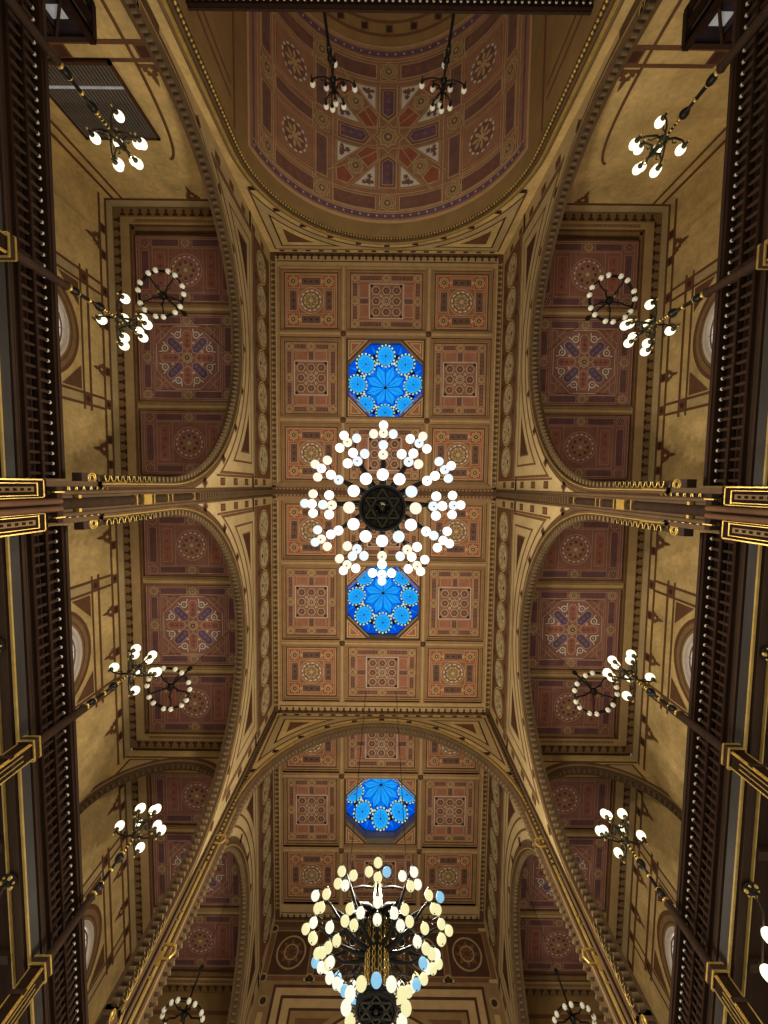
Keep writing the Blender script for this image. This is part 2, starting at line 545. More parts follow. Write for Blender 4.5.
# ------------------------------------------------------------------ nave ceiling
def coffer(parent, cx, cy, w, h, design):
    """sunk panel with stepped moulding, w/h half sizes of the opening"""
    mb = MB()
    steps = [(0, 0, 'rib_dark'), (0, .10, 'rib_tan'), (.07, .10, 'rib_dark'), (.07, .16, 'rib_tan'), (.15, .16, 'coffer_brown'), (.15, .2, 'rib_dark'), (.2, .2, 'coffer_brown')]
    for k in range(len(steps) - 1):
        a, za, _ = steps[k]; b, zb, m = steps[k + 1]
        A = [(-w + a, -h + a), (w - a, -h + a), (w - a, h - a), (-w + a, h - a)]
        B = [(-w + b, -h + b), (w - b, -h + b), (w - b, h - b), (-w + b, h - b)]
        for i in range(4):
            j = (i + 1) % 4
            mb.face([(cx + A[i][0], cy + A[i][1], HC + za), (cx + A[j][0], cy + A[j][1], HC + za),
                     (cx + B[j][0], cy + B[j][1], HC + zb), (cx + B[i][0], cy + B[i][1], HC + zb)], steps[k][2])
    P = Paint(mb, lambda s, t, l: (s, t, HC + .2 - l), cx=cx, cy=cy)
    design(P, w - .2, h - .2)
    return mb.build('coffer_panel', parent)

def nave_ceiling():
    top = setting('ceiling', 'flat coffered nave ceiling painted brown red and ochre', 'ceiling')
    rib = MB()
    cols = [(-5.15, -2.2), (-1.93, 1.93), (2.2, 5.15)]
    for b, yc in enumerate(BAYS):
        rows = [(-5.2, -2.22), (-1.92, 1.92), (2.22, 5.17)]
        y0, y1 = yc - 5.2, yc + 5.17
        # ribs between the coffers (flat underside, rounded bead)
        for xa, xb in ((-5.3, -5.15), (-2.2, -1.93), (1.93, 2.2), (5.15, 5.3)):
            rib.box(xa, xb, y0, y1, HC - .02, HC + .3, 'rib_tan')
        for ra, rb in ((y0 - .05, y0), (yc - 2.22, yc - 1.92), (yc + 1.92, yc + 2.22), (y1, y1 + .05)):
            rib.box(-5.15, 5.15, ra, rb, HC - .024, HC + .3, 'rib_tan')
        for x in (-2.065, 2.065):
            rib.box(x - .05, x + .05, y0, y1, HC - .06, HC - .02, 'cream')
        for y in (yc - 2.07, yc + 2.07):
            rib.box(-5.15, 5.15, y - .05, y + .05, HC - .065, HC - .024, 'cream')
            for x in (-2.065, 2.065):
                rib.lathe([(.001, -.14), (.1, -.12), (.15, -.06), (.15, -.02)], (x, y, HC), 'rib_dark', 10)
        for i, (xa, xb) in enumerate(cols):
            for j, (ra, rb) in enumerate(rows):
                if i == 1 and j == 1:
                    continue
                d = coffer_corner if i != 1 and j != 1 else coffer_side
                coffer(top, (xa + xb) / 2, yc + (ra + rb) / 2, (xb - xa) / 2, (rb - ra) / 2, d)
    rib.build('ceiling_ribs', top)
    # cream border with its run of leaves, round each end of the ceiling
    fr = MB()
    P = Paint(fr, lambda s, t, l: (s, t, HC - .03 - l))
    for s in (-1, 1):
        fr.box(s * 5.3, s * 5.62, -11.15, 23.5, HC - .02, HC + .3, 'rib_dark')
        P.rect(min(s * 5.28, s * 5.36), max(s * 5.28, s * 5.36), -11.0, 23.3, 'cream', 0)
        for b, yc in enumerate(BAYS):
            leaf_run(P, yc - 5.5, yc + 5.5, 1, s * 5.46, size=.17, flip=-s, m='olive')
    for y0, y1, fy in ((-11.12, -10.42, -1), (11.2, 11.88, 1), (22.47, 23.4, 1), (12.18, 12.3, -1)):
        fr.box(-5.6, 5.6, y0, y1, HC - .012, HC + .3, 'cream')
        if y1 - y0 > .3:
            yy = y0 + .2 if fy < 0 else y1 - .2
            P.rect(-5.4, 5.4, min(yy, yy + fy * .2), max(yy, yy + fy * .2), 'rib_dark', 0)
            leaf_run(P, -5.4, 5.4, 0, yy - fy * .05, size=.21, l=2, flip=-fy, m='leaf_dark')
            P.line((-5.3, yy - fy * .24), (5.3, yy - fy * .24), .04, 'rib_dark', 1)
    fr.build('leaf_border', top)
    # cross beam between the first two bays, with bead rows
    bm = MB()
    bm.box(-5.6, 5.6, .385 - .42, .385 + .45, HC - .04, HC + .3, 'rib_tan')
    bm.box(-5.6, 5.6, .385 - .22, .385 + .22, HC - .2, HC - .04, 'stone_brown')
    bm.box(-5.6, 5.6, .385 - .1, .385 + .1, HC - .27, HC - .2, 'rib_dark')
    for i in range(62):
        x = -5.5 + i * 11 / 61
        bm.box(x - .05, x + .05, .385 - .2, .385 - .12, HC - .25, HC - .2, 'rib_tan')
        bm.box(x - .05, x + .05, .385 + .12, .385 + .2, HC - .25, HC - .2, 'rib_tan')
    bm.build('cross_beam', top)
    slab = MB()
    for s in (-1, 1):
        slab.box(s * 2.35, s * 6.2, -11.3, 23.8, HC + .3, HC + .5, 'rib_dark')
    ys = [-11.3]
    for yc in BAYS:
        ys += [yc - 2.35, yc + 2.35]
    ys.append(23.8)
    for k in range(0, len(ys), 2):
        slab.box(-2.35, 2.35, ys[k], ys[k + 1], HC + .3, HC + .5, 'rib_dark')
    slab.build('ceiling_slab', top)

def skylight(n, yc):
    w = bpy.data.objects.new('window_%d' % n, None); COL.objects.link(w)
    w.location = (0, yc, HC + ZC)
    w['kind'] = 'structure'
    w['label'] = ['octagonal blue stained glass skylight above the front half of the nave', 'octagonal blue stained glass skylight just behind the round chandelier',
                  'octagonal blue stained glass skylight beyond the rear arch'][n - 1]
    w['category'] = 'skylight'
    A = 1.98; R8 = A / cos(pi / 8); d = 1.08; AO = 1.84
    octo = [(R8 * cos(pi / 8 + i * pi / 4), R8 * sin(pi / 8 + i * pi / 4)) for i in range(8)]
    fr = MB()
    # square well, corner panels and octagonal reveal
    for (xa, ya), (xb, yb) in (((-1.93, -1.93), (1.93, -1.93)), ((1.93, -1.93), (1.93, 1.93)), ((1.93, 1.93), (-1.93, 1.93)), ((-1.93, 1.93), (-1.93, -1.93))):
        fr.face([(xa, ya, 0), (xb, yb, 0), (xb, yb, .18), (xa, ya, .18)], 'rib_tan')
    sq = [(1.93, 1.93), (-1.93, 1.93), (-1.93, -1.93), (1.93, -1.93)]
    for i in range(4):
        a, b = octo[2 * i], octo[2 * i + 1]
        nxt = octo[(2 * i + 2) % 8]
        q = (1.93 * (1 if a[0] > 0 else -1), 1.93)
    # flat ring between the square and the octagon
    N = 32
    def sqp(a):
        c, s_ = cos(a), sin(a); k = 1.93 / max(abs(c), abs(s_)); return (c * k, s_ * k)
    def ocp(a, A=AO):
        aa = (a + pi / 8) % (pi / 4) - pi / 8; k = A / cos(aa); return (k * cos(a), k * sin(a))
    for i in range(N):
        a, b = 2 * pi * i / N, 2 * pi * (i + 1) / N
        p0, p1, p2, p3 = sqp(a), sqp(b), ocp(b), ocp(a)
        fr.face([(p0[0], p0[1], .18), (p1[0], p1[1], .18), (p2[0], p2[1], .18), (p3[0], p3[1], .18)], 'stone_brown')
        k = A / AO
        fr.face([(p3[0], p3[1], .18), (p2[0], p2[1], .18), (p2[0], p2[1], .5), (p3[0], p3[1], .5)], 'stone_tan')
        fr.face([(p3[0], p3[1], .5), (p2[0], p2[1], .5), (p2[0] * k, p2[1] * k, d), (p3[0] * k, p3[1] * k, d)], 'well_mauve')
        fr.face([(p3[0] * .995, p3[1] * .995, .5), (p2[0] * .995, p2[1] * .995, .5), (p2[0] * .995, p2[1] * .995, .56), (p3[0] * .995, p3[1] * .995, .56)], 'plum')
    Pf = Paint(fr, lambda s, t, l: (s, t, .18 - l))
    for i in (-1, 1):
        for j in (-1, 1):
            for k, m in ((0, 'line'), (1, 'coffer_brown'), (2, 'line'), (3, 'coffer_red')):
                o_ = .05 + .06 * k; L = .98 - .2 * k
                Pf.poly([(i * (1.9 - o_), j * (1.9 - o_)), (i * (1.9 - o_ - L), j * (1.9 - o_)), (i * (1.9 - o_), j * (1.9 - o_ - L))], m, 1 + k)
            Pf.line((i * .72, j * 1.78), (i * 1.78, j * .72), .07, 'rib_tan', 2)
    fr.build('skylight_frame', w)
    g = MB()
    def apo(x, y):                                   # low glass pyramid, highest at its middle
        return max(x * cos(k * pi / 4) + y * sin(k * pi / 4) for k in range(8))
    P = Paint(g, lambda s, t, l: (s, t, d + .5 * (A - apo(s, t)) - l))
    P.fan((0, 0), octo, 'glass_deep', 0)
    K = A / 1.73
    for i in range(8):                               # deep blue fillings in the corners and along the edges
        a, b = octo[i], octo[(i + 1) % 8]
        P.line((a[0] * .66, a[1] * .66), (a[0], a[1]), .02, 'lead', 2)
        P.line((a[0] * .99, a[1] * .99), (b[0] * .99, b[1] * .99), .03, 'lead', 2)
        P.poly([(a[0] * .96, a[1] * .96), (a[0] * .84 + (b[0] - a[0]) * .12, a[1] * .84 + (b[1] - a[1]) * .12), (a[0] * .78, a[1] * .78)], 'glass_mid', 1)
        P.disc(a[0] * .72, a[1] * .72, .11, 'lead', 1, n=8)
    C = 1.02 * K
    P.star(0, 0, C, 'glass_deep', 1, k=8, q=.95, rot=pi / 8)
    P.petals(0, 0, C, 8, 'glass_mid', 2, w=.26, r0=.25, rot=0)
    P.petals(0, 0, C * .93, 8, 'glass_sky', 3, w=.2, r0=0, rot=pi / 8)
    for i in range(16):
        a = 2 * pi * i / 16
        r1 = C * (.93 if i % 2 else 1)
        P.line((0, 0), (r1 * cos(a), r1 * sin(a)), .016, 'lead', 4)
    P.disc(0, 0, .08, 'lead', 5, n=10)
    for i in range(8):
        a = pi * i / 4
        cx, cy = 1.27 * K * cos(a), 1.27 * K * sin(a)
        P.star(cx, cy, .53, 'lead', 2, k=16, q=.92)
        for k in range(16):
            b = 2 * pi * k / 16
            P.disc(cx + .47 * cos(b), cy + .47 * sin(b), .055, 'glass_bead', 3, n=8)
        P.disc(cx, cy, .43, 'glass_cyan', 4, n=18)
        P.petals(cx, cy, .41, 8, 'glass_sky', 5, w=.24, r0=.1, rot=pi / 8)
        P.ring(cx, cy, .42, .44, 'lead', 5, n=18)
        for k in range(8):
            b = 2 * pi * k / 8
            P.line((cx, cy), (cx + .42 * cos(b), cy + .42 * sin(b)), .012, 'lead', 6)
        P.disc(cx, cy, .04, 'lead', 7, n=8)
        b = a + pi / 8
        P.disc(1.06 * K * cos(b), 1.06 * K * sin(b), .07, 'glass_bead', 3, n=8); P.disc(1.2 * K * cos(b), 1.2 * K * sin(b), .05, 'lead', 3, n=8)
    g.build('stained_glass', w)

# ------------------------------------------------------------------ arches
def arc_path(r, zc, zb, n=48, a=None, b=None):
    """unit directions and drop for a stilted arch, from one foot to the other"""
    out = [(-1.0, 0.0, zc - zb)]
    for i in range(n + 1):
        w = pi - pi * i / n
        out.append((cos(w), sin(w), 0.0))
    out.append((1.0, 0.0, zc - zb))
    return out

def sweep(mb, path, prof, pos, m):
    """prof: [(dr, d)], pos(c, s, drop, dr, d) -> point"""
    vs, fs = [], []
    n = len(prof)
    for c, s, drop in path:
        for dr, d in prof:
            vs.append(pos(c, s, drop, dr, d))
    for i in range(len(path) - 1):
        for k in range(n - 1):
            fs.append((i * n + k, i * n + k + 1, (i + 1) * n + k + 1, (i + 1) * n + k))
    mb.mesh(vs, fs, m, False)

def cusps(mb, pos, r, zc, zb, m, pitch=.19, th=.09, L=.14, depth=(-.03, -.17), back='dark', b=None):
    """row of little rounded teeth hanging inside an arch"""
    b = b or r
    L1 = zc - zb; L2 = pi * (r + b) / 2
    total = 2 * L1 + L2
    n = int(total / pitch)
    for i in range(n):
        d = (i + .5) * total / n
        if d < L1:
            c, s, drop, tx = -1, 0, L1 - d, None
        elif d > L1 + L2:
            c, s, drop = 1, 0, d - L1 - L2
        else:
            w = pi - pi * (d - L1) / L2
            c, s, drop = cos(w), sin(w), 0
        da = th / 2
        # tangent step along the arch
        def pt(du, dr, dd):
            if drop > 0:
                return pos(c, s, drop + (du if c < 0 else -du) * -1, dr, dd)
            w2 = atan2(s, c) - du / r
            return pos(cos(w2), sin(w2), 0, dr, dd)
        shape = [(-da, 0), (da, 0), (da, -L * .6), (da * .6, -L * .88), (0, -L), (-da * .6, -L * .88), (-da, -L * .6)]
        A = [pt(u, v, depth[0]) for u, v in shape]; B = [pt(u, v, depth[1]) for u, v in shape]
        k = len(shape)
        mb.mesh(A + B, [tuple(range(k)), tuple(range(k, 2 * k))] + [(j, (j + 1) % k, k + (j + 1) % k, k + j) for j in range(k)], m)

def side_wall(s, name, label):
    top = setting(name, label, 'wall')
    mb = MB()
    ztop = HC + .1
    face = lambda y, z, l=0: (s * (WX - l), y, z)
    r_o = AR + AW - .04
    T = .34                                       # wall thickness
    P = Paint(mb, lambda y, z, l: (s * (WX - l), y, z))
    for b in range(3):
        ya, yb = PIERS[b], PIERS[b + 1]
        yc = ARCH_Y[b]
        # wall face round the arch, and the same at the back
        ys = [ya] + [yc + r_o * cos(pi - pi * i / 48) for i in range(49)] + [yb]
        def low(y, off=0.0):
            q = (r_o + off) ** 2 - (y - yc) ** 2
            return AZ + sqrt(q) if q > 0 else AZ
        for i in range(len(ys) - 1):
            y0, y1 = ys[i], ys[i + 1]
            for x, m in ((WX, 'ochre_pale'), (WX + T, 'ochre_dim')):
                mb.face([(s * x, y0, low(y0) if 0 < i else AZ), (s * x, y1, low(y1) if i < len(ys) - 2 else AZ), (s * x, y1, ztop), (s * x, y0, ztop)], m)
        # legs of the pier below the springing
        for y0, y1 in ((ya, yc - AR), (yc + AR, yb)):
            for x in (WX, WX + T):
                mb.face([(s * x, y0, 4.0), (s * x, y1, 4.0), (s * x, y1, AZ), (s * x, y0, AZ)], 'stone_brown')
        # soffit
        path = arc_path(AR, AZ, 4.0)
        pos = lambda c, sn, drop, dr, d: (s * (WX - d), yc + (AR + dr) * c, AZ + (AR + dr) * sn - drop)
        sweep(mb, path, [(0, 0), (0, -T)], pos, 'stone_brown')
        # painted triangles of the spandrels, nested
        def curv(off, dy, zt, m, l, ends=(1, 1)):
            y0, y1 = ya + dy, yb - dy
            n = 60
            for i in range(n):
                u0, u1 = y0 + (y1 - y0) * i / n, y0 + (y1 - y0) * (i + 1) / n
                z0, z1 = low(u0, off), low(u1, off)
                if z0 >= zt - .01 and z1 >= zt - .01:
                    continue
                P.poly([(u0, min(z0, zt)), (u1, min(z1, zt)), (u1, zt), (u0, zt)], m, l)
        curv(.42, .72, 17.28, 'umber', 1); curv(.5, .82, 17.2, 'ochre_pale', 2)
        curv(.8, 1.2, 16.95, 'umber', 3); curv(.88, 1.28, 16.87, 'ochre_pale', 4)
        curv(1.12, 1.6, 16.6, 'umber', 5); curv(1.17, 1.67, 16.54, 'umber_dark', 6)
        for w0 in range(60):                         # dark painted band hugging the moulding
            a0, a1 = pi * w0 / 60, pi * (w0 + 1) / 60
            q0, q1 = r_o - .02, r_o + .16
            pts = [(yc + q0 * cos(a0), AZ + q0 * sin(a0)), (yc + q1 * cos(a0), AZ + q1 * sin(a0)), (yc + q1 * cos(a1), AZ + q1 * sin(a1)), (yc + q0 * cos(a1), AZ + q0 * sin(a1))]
            P.poly([(min(max(y, ya), yb), z) for y, z in pts], 'stone_brown', 2)
        # squares along the pier side and along the arch
        for e, g in ((ya, 1), (yb, -1)):
            for z in (13.9, 15.1, 16.3, 17.5, 18.7):
                P.boxed(e + g * .45, z, .13, .2, 'umber', 'umber_dark', 1, .04)
            P.rect(min(e + g * .62, e + g * .7), max(e + g * .62, e + g * .7), 13.4, 19.7, 'umber', 1)
        for i in range(9):
            w = pi * (i + 1.2) / 10.4
            y, z = yc + (r_o + .22) * cos(w), AZ + (r_o + .22) * sin(w)
            P.star(y, z, .2, 'umber', 2, k=4, q=.7); P.disc(y, z, .08, 'dark', 3, n=8)
        # band of round medallions below the ceiling
        P.rect(ya + .7, yb - .7, 17.35, 17.45, 'umber_dark', 2)
        P.rect(ya + .7, yb - .7, 17.5, 19.72, 'umber', 2)
        P.rect(ya, yb, 19.72, 19.8, 'ochre', 2)
        n = 7
        for i in range(n):
            y = ya + 1.5 + (yb - ya - 3.0) * i / (n - 1)
            P.disc(y, 18.55, .68, 'ochre', 3, n=24); P.disc(y, 18.55, .63, 'umber_dark', 4, n=24); P.disc(y, 18.55, .59, 'wall_green', 5, n=24)
            P.petals(y, 18.55, .42, 5, 'olive', 6, w=.22, rot=.3 + i); P.disc(y, 18.2, .09, 'dark', 7, n=8)
            for k in range(4):
                P.disc(y + .45 * cos(k * 1.57 + .5), 18.55 + .45 * sin(k * 1.57 + .5), .06, 'umber', 7, n=6)
            if i < n - 1:
                ym = y + (yb - ya - 3.0) / (n - 1) / 2
                for q in (17.75, 19.4):
                    P.star(ym, q, .2, 'umber_dark', 3, k=4, q=.5)
    mb.build('arcade_wall', top)
    for b in range(3):
        yc = ARCH_Y[b]
        pos = lambda c, sn, drop, dr, d, yc=yc: (s * (WX - d), yc + (AR + dr) * c, AZ + (AR + dr) * sn - drop)
        zb = 7.85
        path = arc_path(AR, AZ, zb)
        mo = MB()
        sweep(mo, path, [(.18, 0), (.18, .05), (.15, .07), (.14, .04)], pos, 'umber')
        sweep(mo, path, [(.14, .04), (.11, .09), (.08, .09), (.07, .05)], pos, 'stone_brown')
        sweep(mo, path, [(.03, .05), (.02, .08), (0, .06), (0, 0)], pos, 'stone_brown')
        ab = mo.build('arch_moulding', top)
        gb = MB()
        sweep(gb, path, [(.07, .05), (.06, .08), (.04, .085), (.03, .05)], pos, 'gilt_paint')
        gb.build('arch_bead', ab, label='gilded bead along the arch')
        cu = MB()
        cusps(cu, pos, AR, AZ, zb, 'cusp_cream')
        cu.build('arch_cusps', ab, label='row of small cream teeth under the arch')
        # lobed gold corbel at each foot of the arch
        for e in (-1, 1):
            cb = MB()
            yp = yc + e * AR
            xn = s * (WX - .06)
            def lobe(zz, yy, hw, dp, t):
                arc = [(zz + hw * cos(pi * k / 10), dp * sin(pi * k / 10)) for k in range(11)]
                cb.tube([(xn, yy + e * v, zc_) for zc_, v in arc], t, 'gold', 6)
                cb.mesh([(s * (WX - .045), yy + e * v, zc_) for zc_, v in arc], [tuple(range(11))], 'vent_back')  # flat black faces paint the darkness of the lobe holes
            for i in range(5):                       # lower row of lobes, set back towards the pier
                lobe(6.93 + i * .18, yp + e * .1, .075, .13, .014)
                arc = [(6.93 + i * .18 + .105 * cos(pi * k / 10), .19 * sin(pi * k / 10)) for k in range(1, 10)]
                cb.tube([(xn, yp + e * (.1 + v), zc_) for zc_, v in arc], .01, 'gold', 6)
            for i in range(9):                       # first lobes of the arch itself
                lobe(8.02 + i * .19, yp - e * .12, .07, .12, .012 if i < 5 else .008)
            cb.box(s * (WX - .05), s * (WX + .3), min(yp + e * .24, yp + e * .3), max(yp + e * .24, yp + e * .3), 6.6, 7.86, 'stone_brown')
            cb.box(s * WX, s * (WX + .3), min(yp, yp + e * .3), max(yp, yp + e * .3), 7.86, 7.95, 'stone_brown')
            cb.tube([(xn, yp + e * .3, 6.7), (xn, yp + e * .28, 7.55), (xn, yp + e * .2, 7.8), (xn, yp + e * .05, 7.98), (xn, yp + e * .02, 8.6)], .018, 'gold', 6)
            cb.tube([(xn, yp + e * .35, 6.7), (xn, yp + e * .33, 7.6), (xn, yp + e * .25, 7.87), (xn, yp + e * .1, 8.05)], .012, 'gold', 6)
            for k, rr in enumerate((.1, .06)):
                cb.tube([(s * (WX + .02), yp - e * .06 + rr * cos(w * .52), 7.7 + rr * sin(w * .52)) for w in range(13)], .02, 'gold', 6)
            cb.box(s * (WX + .02), s * (WX + .2), min(yp - e * .16, yp + e * .02), max(yp - e * .16, yp + e * .02), 7.45, 7.66, 'dark')
            cb.build('arch_corbel', top, label='gilded lobed corbel at the foot of the arch')
    # pier shafts
    for yp in PIERS[1:3]:
        sh = MB()
        g = .28
        sh.box(s * (WX - .03), s * (WX + .02), yp - g, yp + g, 4.0, 11.0, 'stone_brown')
        sh.box(s * (WX - .1), s * WX, yp - .16, yp + .16, 4.0, HC - .02, 'stone_brown')
        sh.lathe([(.1, 6.5), (.1, HC - .1)], (s * (WX - .1), yp, 0), 'brown_wood', 10)
        for q in (-1, 1):
            sh.tube([(s * (WX - .1), yp + q * .19, 6.5), (s * (WX - .1), yp + q * .19, HC - .1)], .045, 'stone_brown', 6)
        n = 46
        for i in range(n):
            z = 11.7 + i * 8.1 / n
            sh.box(s * (WX - .22), s * (WX - .12), yp - .1, yp + .1, z, z + .07, 'stone_brown')
        ps = sh.build('pier_shaft', top)
        cp = MB()
        for z0, z1, w in ((8.72, 8.76, .11), (8.98, 9.28, .115), (9.38, 9.42, .11), (10.0, 10.04, .1), (10.2, 10.24, .1), (11.38, 11.42, .11)):
            cp.box(s * (WX - .1 - w), s * (WX - .02), yp - w, yp + w, z0, z1, 'gold')
        for q in (-1, 1):
            cp.box(s * (WX - .18), s * (WX - .02), yp + q * .12 - .03, yp + q * .12 + .03, 7.1, 7.16, 'gold')
        cp.build('shaft_capital', ps, label='gilded capital rings')
        # broad base of the pier at the gallery rail
        bs = MB()
        for q in (-1, 1):
            bs.box(s * (WX - .12), s * (WX + .35), yp + q * .12, yp + q * .42, 5.2, 6.5, 'dark_wood')
            for z0, z1, ya_, yb_ in ((6.3, 6.32, .15, .36), (6.42, 6.44, .12, .42), (5.4, 6.44, .4, .42), (5.4, 6.44, .12, .135), (5.4, 6.3, .35, .36), (5.4, 6.3, .16, .17)):
                bs.box(s * (WX - .135), s * (WX - .1), yp + q * ya_, yp + q * yb_, z0, z1, 'gold')
            bs.box(s * (WX - .14), s * (WX - .11), yp + q * .22, yp + q * .3, 5.6, 6.24, 'stone_tan')
            for k in range(5):
                bs.box(s * (WX - .15), s * (WX - .13), yp + q * .24, yp + q * .28, 5.65 + k * .12, 5.7 + k * .12, 'dark_wood')
            bs.tube([(s * (WX - .26), yp + q * .06, 4.6), (s * (WX - .26), yp + q * .06, 6.6)], .045, 'umber', 8)
        bs.box(s * (WX - .24), s * (WX + .3), yp - .3, yp + .3, 6.55, 6.66, 'brown_wood')
        for q in (-1, 1):
            bs.box(s * (WX - .25), s * (WX - .2), yp + q * .2, yp + q * .22, 6.5, 6.7, 'gold')
        bs.box(s * (WX - .24), s * (WX - .1), yp - .12, yp + .12, 4.6, 6.55, 'dark_wood')
        bs.build('pier_base', top, label='dark pier base with gold edges')
    return top

def transverse_arch(name, label, yf, back, zc, r, cat='trim'):
    """painted arch wall across the nave; yf is the painted face, back the direction of its thickness"""
    top = setting(name, label, cat)
    g = -back                                    # normal of the painted face
    mb = MB()
    r_o = r + .3
    P = Paint(mb, lambda x, z, l: (x, yf + g * l, z))
    xs = [-WX] + [r_o * cos(pi - pi * i / 48) for i in range(49)] + [WX]
    def low(x, off=0.0):
        q = (r_o + off) ** 2 - x * x
        return zc + sqrt(q) if q > 0 else zc
    for i in range(len(xs) - 1):
        a, b = xs[i], xs[i + 1]
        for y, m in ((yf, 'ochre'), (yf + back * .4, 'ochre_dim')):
            mb.face([(a, y, low(a) if i else zc), (b, y, low(b) if i < len(xs) - 2 else zc), (b, y, HC + .1), (a, y, HC + .1)], m)
    for e in (-1, 1):
        for y in (yf, yf + back * .4):
            mb.face([(e * r, y, 4), (e * WX, y, 4), (e * WX, y, zc), (e * r, y, zc)], 'ochre')
    pos = lambda c, sn, drop, dr, d: (( r + dr) * c, yf + g * d, zc + (r + dr) * sn - drop)
    path = arc_path(r, zc, 4.0)
    sweep(mb, path, [(0, 0), (0, -.4)], pos, 'stone_brown')
    def curv(off, dx, zt, m, l):
        x0, x1 = -WX + dx, WX - dx
        n = 60
        for i in range(n):
            u0, u1 = x0 + (x1 - x0) * i / n, x0 + (x1 - x0) * (i + 1) / n
            z0, z1 = low(u0, off), low(u1, off)
            if z0 >= zt - .01 and z1 >= zt - .01:
                continue
            P.poly([(u0, min(z0, zt)), (u1, min(z1, zt)), (u1, zt), (u0, zt)], m, l)
    curv(.3, .3, 19.75, 'umber', 1); curv(.37, .38, 19.68, 'ochre_pale', 2)
    curv(.62, .68, 19.45, 'umber_dark', 3); curv(.68, .76, 19.38, 'ochre', 4)
    curv(.92, 1.05, 19.15, 'umber', 5)
    for i in range(17):
        x = -5.0 + i * 10 / 16
        P.boxed(x, 19.83, .12, .06, 'dark', 'umber', 3, .02)
    for i in range(11):
        w = pi * (i + 1.5) / 13
        P.boxed((r_o + .15) * cos(w), zc + (r_o + .15) * sin(w), .13, .1, 'dark', 'umber_dark', 3, .04)
    mb.build('arch_wall', top)
    path = arc_path(r, zc, 5.0)
    mo = MB()
    sweep(mo, path, [(.32, 0), (.32, .06), (.25, .1), (.22, .05)], pos, 'stone_tan')
    sweep(mo, path, [(.12, .05), (.06, .1), (0, .07), (0, 0)], pos, 'stone_brown')
    a = mo.build('arch_moulding', top)
    gb = MB()
    sweep(gb, path, [(.22, .05), (.2, .1), (.15, .1), (.12, .05)], pos, 'gilt_paint')
    gb.build('arch_bead', a, label='gilded bead along the arch')
    return top, a, pos

def rear_arch():
    top, a, pos = transverse_arch('trim_1', 'painted arch across the nave in front of the rear bay', 11.85, 1, TZ, TR)
    cu = MB()
    cusps(cu, pos, TR, TZ, 7.0, 'cusp_cream', depth=(-.04, -.16), L=.16)
    cu.build('arch_cusps', a, label='row of small cream teeth under the arch')
    cp = MB()
    for e in (-1, 1):
        for z in (12.6, 9.4):
            cp.box(e * (TR - .03), e * (TR + .25), 11.74, 11.8, z, z + .06, 'gold')
            cp.box(e * (TR - .03), e * (TR + .22), 11.74, 11.8, z - .3, z - .25, 'gold')
            cp.tube([(e * (TR - .02), 11.78, z - .25), (e * (TR - .1), 11.8, z - .1), (e * (TR - .04), 11.8, z + .05)], .04, 'gold', 6)
        for q in (.02, .16, .28):
            cp.tube([(e * (TR + q), 11.79, 5.0), (e * (TR + q), 11.79, TZ)], .03, 'gilt_paint' if q == .16 else 'stone_tan', 6)
    cp.build('arch_capital', top, label='gilded rings where the arch meets the pier')

